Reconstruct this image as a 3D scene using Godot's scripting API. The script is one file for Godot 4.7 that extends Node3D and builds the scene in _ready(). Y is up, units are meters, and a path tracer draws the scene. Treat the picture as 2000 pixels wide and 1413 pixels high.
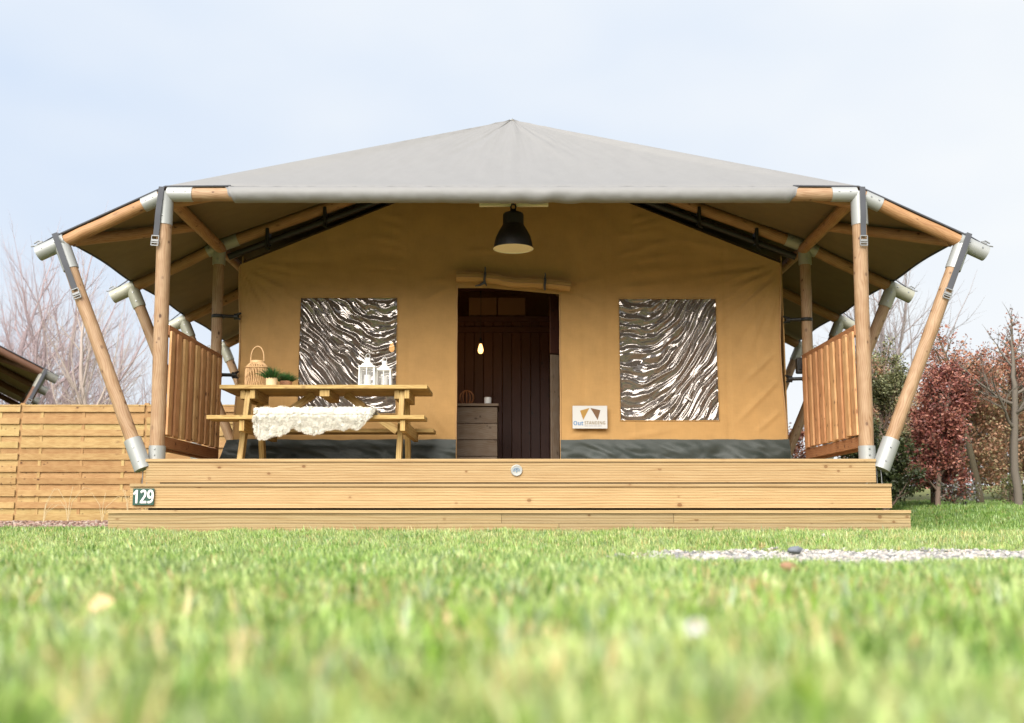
extends Node3D
# A safari tent on a stepped wooden deck, seen from low in the lawn. Metres, y up; depth d from the camera is -z.

const CAMERA_HEIGHT := 0.165
const DECK := 0.683          # top of the deck
const FRAMES := [9.05, 10.8, 12.55, 14.35]
var rng := RandomNumberGenerator.new()
var noise := FastNoiseLite.new()
var M := {}

class MB:
	var v := PackedVector3Array()
	var n := PackedVector3Array()
	var t := PackedVector2Array()
	var c := PackedColorArray()
	var f := PackedInt32Array()
	var tint := Color.WHITE
	var off := Vector2.ZERO

	func vert(p: Vector3, nn: Vector3, uv: Vector2) -> int:
		v.append(p); n.append(nn); t.append(uv); c.append(tint)
		return v.size() - 1

	func tri(a: int, b: int, d: int) -> void:
		f.append(a); f.append(b); f.append(d)

	func quad(a: int, b: int, d: int, e: int) -> void:
		tri(a, b, d); tri(a, d, e)

	# a chamfered board; "along" is the axis the grain follows
	func box(at: Transform3D, size: Vector3, ch := 0.003, along := 0) -> void:
		var h := size * 0.5
		ch = minf(ch, minf(h.x, minf(h.y, h.z)) * 0.8)
		var id := {}
		for k in 8:
			var sg := Vector3(1 if k & 1 else -1, 1 if k & 2 else -1, 1 if k & 4 else -1)
			for a in 3:
				var p := sg * (h - Vector3.ONE * ch)
				p[a] = sg[a] * h[a]
				var nn := Vector3.ZERO
				nn[a] = sg[a]
				var o1 := along if a != along else (along + 1) % 3
				var o2 := 3 - a - o1
				var uv := Vector2(p[o1] / 2.0, p[o2] / 0.5) + off
				if a == along:
					uv = Vector2(p[o1] / 6.0, p[o2] / 0.5) + off
				id[k * 3 + a] = vert(at * p, (at.basis * nn).normalized(), uv)
		for a in 3:
			var b := (a + 1) % 3
			var d := (a + 2) % 3
			for s in 2:
				var q := []
				for w in [[0, 0], [1, 0], [1, 1], [0, 1]]:
					q.append(id[((s << a) | (w[0] << b) | (w[1] << d)) * 3 + a])
				quad(q[0], q[1], q[2], q[3])
			for s1 in 2:
				for s2 in 2:
					var k0: int = (s1 << a) | (s2 << b)
					var k1: int = k0 | (1 << d)
					quad(id[k0 * 3 + a], id[k1 * 3 + a], id[k1 * 3 + b], id[k0 * 3 + b])
		for k in 8:
			tri(id[k * 3], id[k * 3 + 1], id[k * 3 + 2])

	func tube(path: Array, radii: Array, sides := 12, caps := true, squash := Vector2.ONE) -> void:
		var side := Vector3.ZERO
		var rows := []
		var run := 0.0
		for i in path.size():
			var p: Vector3 = path[i]
			var dir: Vector3 = (path[mini(i + 1, path.size() - 1)] - path[maxi(i - 1, 0)]).normalized()
			if side == Vector3.ZERO:
				side = dir.cross(Vector3.UP if absf(dir.y) < 0.9 else Vector3.RIGHT).normalized()
			side = (side - dir * side.dot(dir)).normalized()
			var up := side.cross(dir)
			if i > 0:
				run += p.distance_to(path[i - 1])
			var r: float = radii[mini(i, radii.size() - 1)]
			var row := []
			for k in sides + 1:
				var a := TAU * k / sides
				var q := side * cos(a) * squash.x + up * sin(a) * squash.y
				var nn := (side * cos(a) / squash.x + up * sin(a) / squash.y).normalized()
				row.append(vert(p + q * r, nn, Vector2(run / 2.0, float(k) / sides * clampf(TAU * r / 0.5, 0.1, 1.0)) + off))
			rows.append(row)
			if caps and (i == 0 or i == path.size() - 1):
				var nn2 := -dir if i == 0 else dir
				var mid := vert(p, nn2, Vector2(0.1, 0.1) + off)
				var ring := []
				for k in sides:
					ring.append(vert(v[row[k]], nn2, Vector2(0.1 + cos(TAU * k / sides) * r, 0.1 + sin(TAU * k / sides) * r) + off))
				for k in sides:
					tri(mid, ring[k], ring[(k + 1) % sides])
		for i in rows.size() - 1:
			for k in sides:
				quad(rows[i][k], rows[i][k + 1], rows[i + 1][k + 1], rows[i + 1][k])

	func twig(path: PackedVector3Array, r0: float, r1: float, sides: int) -> void:
		var first := v.size()
		var side := Vector3.ZERO
		var last := path.size() - 1
		for i in path.size():
			var dir := (path[mini(i + 1, last)] - path[maxi(i - 1, 0)]).normalized()
			if side == Vector3.ZERO:
				side = dir.cross(Vector3.UP if absf(dir.y) < 0.9 else Vector3.RIGHT).normalized()
			side = (side - dir * side.dot(dir)).normalized()
			var up := side.cross(dir)
			var r := lerpf(r0, r1, float(i) / last)
			for k in sides:
				var a := TAU * k / sides
				var q := side * cos(a) + up * sin(a)
				vert(path[i] + q * r, q, Vector2(i * 0.3, float(k) / sides))
		for i in last:
			for k in sides:
				var a0 := first + i * sides
				quad(a0 + k, a0 + (k + 1) % sides, a0 + sides + (k + 1) % sides, a0 + sides + k)

	# profile: points (radius, y) turned about a vertical axis through "at"
	func lathe(profile: Array, sides: int, at: Vector3) -> void:
		var rows := []
		for i in profile.size():
			var p: Vector2 = profile[i]
			var tg: Vector2 = (profile[mini(i + 1, profile.size() - 1)] - profile[maxi(i - 1, 0)]).normalized()
			var row := []
			for k in sides + 1:
				var a := TAU * k / sides
				var dir := Vector3(cos(a), 0, sin(a))
				row.append(vert(at + dir * p.x + Vector3.UP * p.y, (dir * tg.y - Vector3.UP * tg.x).normalized(), Vector2(float(k) / sides, p.y * 2.0) + off))
			rows.append(row)
		for i in rows.size() - 1:
			for k in sides:
				quad(rows[i][k], rows[i][k + 1], rows[i + 1][k + 1], rows[i + 1][k])

	# rows of points; the cells named in holes are left out; normals from the neighbours
	func sheet(rows: Array, uvs: Array, holes := {}) -> void:
		var first := v.size()
		var w: int = rows[0].size()
		var hh := rows.size()
		for j in hh:
			for i in w:
				var dx: Vector3 = rows[j][mini(i + 1, w - 1)] - rows[j][maxi(i - 1, 0)]
				var dy: Vector3 = rows[mini(j + 1, hh - 1)][i] - rows[maxi(j - 1, 0)][i]
				var nn := dx.cross(dy)
				vert(rows[j][i], nn.normalized() if nn.length_squared() > 1e-16 else Vector3.UP, uvs[j][i])
		for j in hh - 1:
			for i in w - 1:
				if holes.has(j * w + i):
					continue
				var a := first + j * w + i
				quad(a, a + 1, a + w + 1, a + w)

	# a board extruded along x from a profile of (y, z) points, closed
	func extrude(profile: Array, x0: float, x1: float) -> void:
		var m := profile.size()
		var area := 0.0
		for i in m:
			area += (profile[i] as Vector2).cross(profile[(i + 1) % m])
		for i in m:
			var a: Vector2 = profile[i]
			var b: Vector2 = profile[(i + 1) % m]
			var e := (b - a).normalized() * signf(area)
			var nn := Vector3(0, e.y, -e.x)
			var u0 := x0 / 2.0
			var u1 := x1 / 2.0
			quad(vert(Vector3(x0, a.x, a.y), nn, Vector2(u0, a.x / 0.5) + off), vert(Vector3(x1, a.x, a.y), nn, Vector2(u1, a.x / 0.5) + off),
				vert(Vector3(x1, b.x, b.y), nn, Vector2(u1, b.x / 0.5) + off), vert(Vector3(x0, b.x, b.y), nn, Vector2(u0, b.x / 0.5) + off))
		for s in 2:
			var x := x1 if s else x0
			var nn := Vector3(1 if s else -1, 0, 0)
			var lo := Vector2(1e9, 1e9)
			var hi := -lo
			for p in profile:
				lo = lo.min(p); hi = hi.max(p)
			var q := []
			for p in [lo, Vector2(hi.x, lo.y), hi, Vector2(lo.x, hi.y)]:
				q.append(vert(Vector3(x, p.x, p.y), nn, Vector2(p.y / 6.0, p.x / 0.5) + off))
			quad(q[0], q[1], q[2], q[3])

	func leaf(at: Vector3, dir: Vector3, nrm: Vector3, l: float, w: float) -> void:
		var side := dir.cross(nrm).normalized()
		var up := side.cross(dir).normalized()
		var a := vert(at, up, Vector2(0, 0.5))
		var b := vert(at + dir * l * 0.5 + side * w * 0.5 + up * w * 0.18, (up - side * 0.4).normalized(), Vector2(0.5, 0))
		var d := vert(at + dir * l, up, Vector2(1, 0.5))
		var e := vert(at + dir * l * 0.5 - side * w * 0.5 + up * w * 0.18, (up + side * 0.4).normalized(), Vector2(0.5, 1))
		tri(a, b, d); tri(a, d, e)

	# Godot's front faces run clockwise: turn every triangle to agree with its normals
	func mesh(shift := Vector3.ZERO) -> ArrayMesh:
		for i in range(0, f.size(), 3):
			var a := v[f[i]]
			var nn := (v[f[i + 1]] - a).cross(v[f[i + 2]] - a)
			if nn.dot(n[f[i]] + n[f[i + 1]] + n[f[i + 2]]) > 0:
				var k := f[i + 1]
				f[i + 1] = f[i + 2]
				f[i + 2] = k
		if shift != Vector3.ZERO:
			for i in v.size():
				v[i] -= shift
		var arrays := []
		arrays.resize(Mesh.ARRAY_MAX)
		arrays[Mesh.ARRAY_VERTEX] = v
		arrays[Mesh.ARRAY_NORMAL] = n
		arrays[Mesh.ARRAY_TEX_UV] = t
		arrays[Mesh.ARRAY_COLOR] = c
		arrays[Mesh.ARRAY_INDEX] = f
		var m := ArrayMesh.new()
		m.add_surface_from_arrays(Mesh.PRIMITIVE_TRIANGLES, arrays)
		return m

# ---------- naming and building ----------

func mb(varied := true) -> MB:
	var b := MB.new()
	if varied:
		b.off = Vector2(rng.randf(), rng.randf())
	return b

func base_of(parent: Node) -> Vector3:
	var at := Vector3.ZERO
	var o := parent
	while o != self and o != null:
		at += (o as Node3D).position
		o = o.get_parent()
	return at

# commit a shape given in scene coordinates as one named mesh under parent
func put(called: String, b: MB, m: Material, parent: Node = null) -> MeshInstance3D:
	var o := MeshInstance3D.new()
	o.name = called
	o.mesh = b.mesh(base_of(parent) if parent else Vector3.ZERO)
	o.material_override = m
	(parent if parent else self).add_child(o, true)
	number(o, called)
	return o

func number(o: Node, called: String) -> void:
	var taken := {}
	for s in o.get_parent().get_children():
		if s != o:
			taken[str(s.name)] = true
	if not taken.has(called):
		o.name = called
		return
	var k := taken.size() if taken.size() > 60 else 1
	while taken.has("%s_%03d" % [called, k]):
		k += 1
	o.name = "%s_%03d" % [called, k]

func piece(called: String, m: Mesh, mat: Material, parent: Node, at: Vector3, turn := Basis.IDENTITY) -> MeshInstance3D:
	var o := MeshInstance3D.new()
	o.name = called
	o.mesh = m
	o.material_override = mat
	parent.add_child(o, true)
	number(o, called)
	o.transform = Transform3D(turn, at - base_of(parent))
	return o

func thing(called: String, label: String, category: String, at := Vector3.ZERO, group := "") -> Node3D:
	var o := Node3D.new()
	o.name = called
	add_child(o, true)
	number(o, called)
	o.position = at
	return tag(o, label, category, group)

func tag(o: Node3D, label: String, category: String, group := "", kind := "") -> Node3D:
	if label: o.set_meta("label", label)
	if category: o.set_meta("category", category)
	if group: o.set_meta("group", group)
	if kind: o.set_meta("kind", kind)
	return o

func flag(o: Node3D, kind: String) -> Node3D:
	o.set_meta("kind", kind)
	return o

func V(x: float, y: float, d: float) -> Vector3:
	return Vector3(x, y, -d)

func at(p: Vector3, turn := Basis.IDENTITY) -> Transform3D:
	return Transform3D(turn, p)

# a board or bar from p to q: its length along local x, "wide" lies nearest to the direction up
func bar(b: MB, p: Vector3, q: Vector3, thick: float, wide: float, up := Vector3.UP, ch := 0.003) -> void:
	var x := (q - p).normalized()
	var z := x.cross(up).normalized()
	var y := z.cross(x)
	b.box(Transform3D(Basis(x, y, z), (p + q) * 0.5), Vector3(p.distance_to(q), wide, thick), ch, 0)

func smooth(a: float, b: float, x: float) -> float:
	return smoothstep(a, b, x)

# ---------- materials ----------

func lin(r: float, g: float, b: float) -> Color:
	return Color(r, g, b).linear_to_srgb()

func mat(r: float, g: float, b: float, rough := 0.7, metal := 0.0, tex: Texture2D = null) -> StandardMaterial3D:
	var m := StandardMaterial3D.new()
	m.albedo_color = lin(r, g, b)
	m.roughness = rough
	m.metallic = metal
	m.albedo_texture = tex
	m.cull_mode = BaseMaterial3D.CULL_DISABLED
	return m

# wood 2 m long and 0.5 m wide: growth lines, streaks and knots; light and dark are linear factors
func wood_texture(w: int, h: int, light: Color, dark: Color, knot: Color, knots: int, lines: float, worn: float, seed_: int, length := 2.0) -> ImageTexture:
	var r := RandomNumberGenerator.new()
	r.seed = seed_
	var nz := FastNoiseLite.new()
	nz.seed = seed_
	nz.frequency = 1.0
	nz.fractal_octaves = 2
	var ks := []
	for i in knots:
		var s := r.randf_range(0.006, 0.015)
		ks.append([r.randf(), r.randf(), s * r.randf_range(1.0, 1.6), s, r.randf_range(0.4, 1.0)])
	var im := Image.create(w, h, false, Image.FORMAT_RGB8)
	for j in h:
		var vv := float(j) / h
		for i in w:
			var a := TAU * i / w
			var ca := cos(a)
			var sa := sin(a)
			var warp := nz.get_noise_3d(ca * 0.8, sa * 0.8, vv * 3.0) * 0.055
			var dark_knot := 0.0
			for k in ks:
				var dx: float = absf(float(i) / w - k[0])
				dx = minf(dx, 1.0 - dx) * length
				var dy: float = (vv - k[1]) * 0.5
				if dx < 0.12 and absf(dy) < 0.06:
					var e: float = sqrt(dx * dx / (k[2] * k[2]) + dy * dy / (k[3] * k[3]))
					warp += signf(dy) * 0.03 * exp(-e * 0.7)
					dark_knot = maxf(dark_knot, (1.0 - smoothstep(0.75, 1.15, e)) * k[4])
					dark_knot = maxf(dark_knot, (1.0 - smoothstep(0.8, 2.4, e)) * 0.25 * k[4])
			var ring := 0.5 + 0.5 * sin((vv + warp) * TAU * lines + nz.get_noise_3d(ca * 0.5, sa * 0.5, vv * 7.0 + 9.0) * 3.0)
			var streak := nz.get_noise_3d(ca * 2.5 * length, sa * 2.5 * length, vv * 90.0) * 0.5 + 0.5
			var patch := nz.get_noise_3d(ca * 2.0 + 7.0, sa * 2.0, vv * 6.0) * worn
			var s2 := clampf(pow(ring, 2.5) * 0.55 + streak * 0.4 + patch, 0.0, 1.0)
			im.set_pixel(i, j, light.lerp(dark, s2).lerp(knot, dark_knot).linear_to_srgb())
	im.generate_mipmaps()
	return ImageTexture.create_from_image(im)

func cloth_texture(size: int, depth: float, seed_: int) -> ImageTexture:
	var nz := FastNoiseLite.new()
	nz.seed = seed_
	nz.frequency = 1.0
	nz.fractal_octaves = 4
	var im := Image.create(size, size, false, Image.FORMAT_RGB8)
	for j in size:
		for i in size:
			var s := nz.get_noise_2d(i * 5.0 / size, j * 5.0 / size) * 0.6 + nz.get_noise_2d(i * 60.0 / size, j * 9.0 / size + 30.0) * 0.25 + nz.get_noise_2d(i * 9.0 / size + 50.0, j * 60.0 / size) * 0.25
			var g := 1.0 - depth + depth * clampf(0.5 + s, 0.0, 1.0)
			im.set_pixel(i, j, Color(g, g, g * (1.0 - 0.3 * depth)).linear_to_srgb())
	im.generate_mipmaps()
	return ImageTexture.create_from_image(im)

func make_materials() -> void:
	var pine := wood_texture(1024, 256, Color(1, 0.98, 0.94), Color(0.62, 0.5, 0.36), Color(0.28, 0.16, 0.08), 16, 17.0, 0.35, 3)
	var larch := wood_texture(1024, 256, Color(1, 0.98, 0.95), Color(0.68, 0.55, 0.43), Color(0.16, 0.08, 0.045), 26, 27.0, 0.45, 8)
	var long_pine := wood_texture(2048, 256, Color(1, 0.98, 0.94), Color(0.78, 0.69, 0.57), Color(0.42, 0.27, 0.16), 34, 19.0, 0.3, 21, 6.0)
	var cloth := cloth_texture(256, 0.14, 5)
	M.deck = []
	M.fence = []
	M.table = []
	M.slat = []
	for k in [1.0, 0.87, 1.07, 0.94]:
		M.deck.append(mat(0.405 * k, 0.29 * k, 0.15 * k, 0.72, 0, long_pine))
		M.fence.append(mat(0.415 * k, 0.29 * k * k, 0.125 * k * k, 0.8, 0, larch))
		M.table.append(mat(0.44 * k, 0.31 * k, 0.115 * k, 0.7, 0, pine))
		M.slat.append(mat(0.60 * k, 0.37 * k * k, 0.18 * k * k, 0.72, 0, larch))
	M.worn = [mat(0.36, 0.27, 0.145, 0.85, 0, long_pine), mat(0.33, 0.25, 0.14, 0.85, 0, long_pine), mat(0.38, 0.28, 0.15, 0.85, 0, long_pine)]
	for m in M.deck + M.worn:
		m.uv1_scale = Vector3(1.0 / 3.0, 1, 1)
	M.rail = mat(0.36, 0.17, 0.075, 0.7, 0, larch)
	M.pole = mat(0.36, 0.24, 0.145, 0.65, 0, larch)
	M.rafter = mat(0.38, 0.215, 0.1, 0.65, 0, larch)
	M.sleeve = mat(0.33, 0.34, 0.335, 0.45, 0.25)
	M.olive_sleeve = mat(0.34, 0.335, 0.27, 0.5, 0.15)
	M.steel = mat(0.22, 0.225, 0.23, 0.5, 0.35)
	M.bolt = mat(0.35, 0.36, 0.37, 0.35, 0.9)
	M.strap = mat(0.06, 0.063, 0.075, 0.8)
	M.black = mat(0.012, 0.011, 0.011, 0.5)
	var smooth_cloth := cloth_texture(256, 0.05, 9)
	M.roof = mat(0.205, 0.202, 0.205, 0.62, 0, smooth_cloth)
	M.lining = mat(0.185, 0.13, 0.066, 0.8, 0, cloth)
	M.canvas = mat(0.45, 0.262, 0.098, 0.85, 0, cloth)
	M.canvas_edge = mat(0.42, 0.25, 0.11, 0.85)
	M.flap = mat(0.022, 0.03, 0.025, 0.55)
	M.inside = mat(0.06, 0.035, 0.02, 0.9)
	M.dark_plank = [mat(0.05, 0.014, 0.008, 0.6, 0, larch), mat(0.044, 0.012, 0.007, 0.6, 0, larch), mat(0.056, 0.016, 0.009, 0.6, 0, larch)]
	M.grey_plank = [mat(0.2, 0.155, 0.115, 0.8, 0, larch), mat(0.175, 0.135, 0.1, 0.8, 0, larch)]
	M.white = mat(0.7, 0.7, 0.69, 0.5)
	M.cream = mat(0.86, 0.8, 0.6, 0.6)
	M.rattan = mat(0.6, 0.38, 0.19, 0.6)
	M.soil = mat(0.16, 0.17, 0.05, 0.95, 0, cloth)
	M.bark = mat(0.20, 0.155, 0.15, 0.9)
	M.pale_bark = mat(0.42, 0.36, 0.28, 0.85)
	M.moss_bark = mat(0.10, 0.08, 0.05, 0.9, 0, cloth)
	M.tint = mat(1, 1, 1, 0.6)
	M.tint.vertex_color_use_as_albedo = true
	M.leaf = mat(1, 1, 1, 0.5)
	M.leaf.vertex_color_use_as_albedo = true
	M.leaf.backlight_enabled = true
	M.leaf.backlight = Color(0.6, 0.6, 0.6)
	M.wool = mat(0.93, 0.91, 0.86, 0.95)
	M.wool.backlight_enabled = true
	M.wool.backlight = Color(0.6, 0.58, 0.52)
	var g := mat(0.27, 0.235, 0.21, 0.06, 0.55)
	g.albedo_color.a = 0.5
	g.transparency = BaseMaterial3D.TRANSPARENCY_ALPHA
	g.metallic_specular = 0.9
	M.film = g
	var gl := mat(0.9, 0.92, 0.92, 0.04)
	gl.albedo_color.a = 0.08
	gl.transparency = BaseMaterial3D.TRANSPARENCY_ALPHA
	M.glass = gl
	M.bulb = mat(1, 0.85, 0.6, 0.3)
	M.bulb.emission_enabled = true
	M.bulb.emission = Color(1.0, 0.72, 0.42)
	M.bulb.emission_energy_multiplier = 0.8

# ---------- the lie of the land ----------

func ground_at(x: float, d: float) -> float:
	var h := smooth(5.0, 8.3, d) * 0.068 + smooth(12.3, 15.5, d) * 0.095
	h += smooth(3.15, 5.2, x) * (smooth(8.0, 13.0, d) * 0.26 + smooth(14.0, 22.0, d) * 0.45)
	h += (noise.get_noise_2d(x * 3.0, d * 3.0)) * 0.012
	return h + smooth(16.0, 60.0, d) * 0.2

func _ready() -> void:
	rng.seed = 41
	noise.seed = 7
	noise.frequency = 1.0
	noise.fractal_octaves = 2
	# camera
	var cam := Camera3D.new()
	cam.name = "camera"
	add_child(cam)
	cam.position = Vector3(0, CAMERA_HEIGHT, 0)
	cam.rotation = Vector3(atan(314.0 / 2100.0), 0, 0)
	var lens := CameraAttributesPhysical.new()
	lens.frustum_focal_length = 35.0
	lens.frustum_focus_distance = 9.3
	lens.frustum_near = 0.05
	lens.frustum_far = 400.0
	lens.exposure_aperture = 2.1
	lens.exposure_shutter_speed = 1.0
	cam.attributes = lens
	cam.keep_aspect = Camera3D.KEEP_HEIGHT
	cam.fov = rad_to_deg(2.0 * atan(706.5 / 2100.0))
	cam.near = 0.05
	cam.far = 400.0
	cam.current = true
	# sky, exposure, sun
	var env := Environment.new()
	env.background_mode = Environment.BG_SKY
	var sky := Sky.new()
	var pano := PanoramaSkyMaterial.new()
	pano.panorama = sky_picture()
	sky.sky_material = pano
	env.sky = sky
	env.tonemap_mode = Environment.TONE_MAPPER_LINEAR
	env.tonemap_exposure = 5.6
	env.sdfgi_enabled = true
	env.ssao_enabled = true
	env.ssil_enabled = true
	var we := WorldEnvironment.new()
	we.name = "daylight"
	we.environment = env
	add_child(we)
	var sun := DirectionalLight3D.new()
	sun.name = "sun"
	sun.light_energy = 0.46
	sun.light_color = Color(1.0, 0.975, 0.935)
	sun.light_angular_distance = 58.0
	sun.shadow_enabled = true
	sun.rotation_degrees = Vector3(-38, -18, 0)
	add_child(sun)
	make_materials()
	# the setting, then the things
	build_ground()
	var tent := build_tent()
	build_deck()
	build_railing(-1)
	build_railing(1)
	build_interior()
	var other := tent.duplicate()
	other.name = "safari_tent_001"
	add_child(other)
	other.position = Vector3(-11.74, 0.64, -16.71)
	other.rotation_degrees.y = 28.0
	tag(other, "neighbouring tent whose canvas eave and slanted pole rise over the plank fence", "tent")
	var shaded_wood := M.pole.duplicate() as StandardMaterial3D  # darker copies put shade into the colour of this tent's poles and sleeves
	shaded_wood.albedo_color = lin(0.13, 0.062, 0.035)
	var shaded_sleeve := M.olive_sleeve.duplicate() as StandardMaterial3D
	shaded_sleeve.albedo_color = lin(0.17, 0.165, 0.14)
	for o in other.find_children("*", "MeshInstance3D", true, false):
		if o.material_override == M.pole or o.material_override == M.rafter: o.material_override = shaded_wood
		elif o.material_override == M.sleeve or o.material_override == M.olive_sleeve: o.material_override = shaded_sleeve
	build_fence()
	build_table()
	build_lamp()
	build_signs()
	build_plants()
	build_lawn()

func sky_picture() -> ImageTexture:
	var w := 1024
	var h := 512
	var nz := FastNoiseLite.new()
	nz.seed = 12
	nz.frequency = 1.0
	nz.fractal_octaves = 4
	var im := Image.create(w, h, false, Image.FORMAT_RGBF)
	for j in h:
		var el := PI * (0.5 - (j + 0.5) / h)
		for i in w:
			var az := TAU * ((i + 0.5) / w)
			var dir := Vector3(cos(el) * sin(az), sin(el), cos(el) * cos(az))
			var veil := nz.get_noise_3d(dir.x * 1.3 + 4.0, dir.y * 2.6, dir.z * 1.3) * 0.9 + nz.get_noise_3d(dir.x * 4.0, dir.y * 9.0, dir.z * 4.0 + 8.0) * 0.35
			veil = clampf(0.62 + dir.x * 0.6 + veil * 0.7 - 0.35 * maxf(dir.y - 0.25, 0.0), 0.0, 1.0)
			var blue := Color(0.122, 0.142, 0.172).lerp(Color(0.145, 0.157, 0.173), 1.0 - smoothstep(0.0, 0.35, dir.y))
			var white := Color(0.166, 0.172, 0.177)
			im.set_pixel(i, j, blue.lerp(white, veil))
	return ImageTexture.create_from_image(im)

func build_ground() -> void:
	var b := mb(false)
	var xs := []
	var ds := []
	var x := -120.0
	while x < 120.0:
		xs.append(x)
		x += 0.25 if absf(x) < 10.0 else (1.0 if absf(x) < 20.0 else 10.0)
	xs.append(120.0)
	var d := -12.0
	while d < 160.0:
		ds.append(d)
		d += 0.25 if d > -1.0 and d < 18.0 else (1.0 if d < 26.0 else 10.0)
	var rows := []
	var uvs := []
	for dd in ds:
		var row := []
		var uv := []
		for xx in xs:
			row.append(V(xx, ground_at(xx, dd), dd))
			uv.append(Vector2(xx, dd) * 0.7)
		rows.append(row)
		uvs.append(uv)
	b.sheet(rows, uvs)
	for i in b.n.size():
		if b.n[i].y < 0: b.n[i] = -b.n[i]
	flag(tag(put("ground", b, M.soil), "lawn soil under short green grass", "ground"), "structure")

# ---------- the tent ----------

func pole(parent: Node, called: String, p: Vector3, q: Vector3, r := 0.058, m: Material = null) -> MeshInstance3D:
	var b := mb()
	var path := []
	for i in 6:
		path.append(p.lerp(q, i / 5.0) + Vector3(rng.randf_range(-1, 1), rng.randf_range(-1, 1), rng.randf_range(-1, 1)) * 0.003)
	b.tube(path, [r * 1.0, r * 0.985, r, r * 0.975, r, r * 0.99], 16)
	return put(called, b, m if m else M.pole, parent)

func sleeve(parent: Node, p: Vector3, q: Vector3, r := 0.066, m: Material = null, bolts := true) -> void:
	var b := mb()
	var dir := (q - p).normalized()
	b.tube([p, p + dir * 0.004, q - dir * 0.004, q], [r - 0.003, r, r, r - 0.003], 18)
	var o := put("sleeve", b, m if m else M.sleeve, parent)
	if bolts:
		var face := (Vector3(0, 0.2, 1) - dir * Vector3(0, 0.2, 1).dot(dir)).normalized()
		for k in 2:
			var c := p.lerp(q, 0.3 + 0.45 * k) + face * (r - 0.002)
			var s := mb()
			s.tube([c, c + face * 0.008], [0.009, 0.007], 6)
			put("bolt", s, M.bolt, o)

func strap(parent: Node, p: Vector3, q: Vector3, face: Vector3) -> void:
	var b := mb()
	var x := (q - p).normalized()
	var side := x.cross(face).normalized()
	var rows := []
	var uvs := []
	for i in 9:
		var s := i / 8.0
		var c := p.lerp(q, s) + face * (0.012 * sin(PI * s) + 0.003 * sin(s * 14.0))
		rows.append([c - side * 0.024, c - side * 0.024 + face * 0.003, c + side * 0.024 + face * 0.003, c + side * 0.024])
		uvs.append([Vector2(0, s), Vector2(0.1, s), Vector2(0.9, s), Vector2(1, s)])
	b.sheet(rows, uvs)
	var o := put("strap", b, M.strap, parent)
	var k := mb()
	var c2 := q + x * 0.045 + face * 0.012
	for e in [[-1, 0], [1, 0]]:
		bar(k, c2 + side * 0.03 * e[0] - x * 0.045, c2 + side * 0.03 * e[0] + x * 0.045, 0.012, 0.009, side)
	for e in [-0.042, 0.0, 0.02, 0.042]:
		bar(k, c2 + x * e - side * 0.033, c2 + x * e + side * 0.033, 0.01 if e != 0.0 else 0.016, 0.011 if e != 0.0 else 0.022, x)
	put("buckle", k, M.steel, o)

# canvas heights across the roof; a is |x|
func roof_y(a: float) -> float:
	return lerpf(3.06, 4.21, 1.0 - a / 3.02) if a < 3.02 else lerpf(3.06, 2.635, (a - 3.02) / 0.88)

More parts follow.
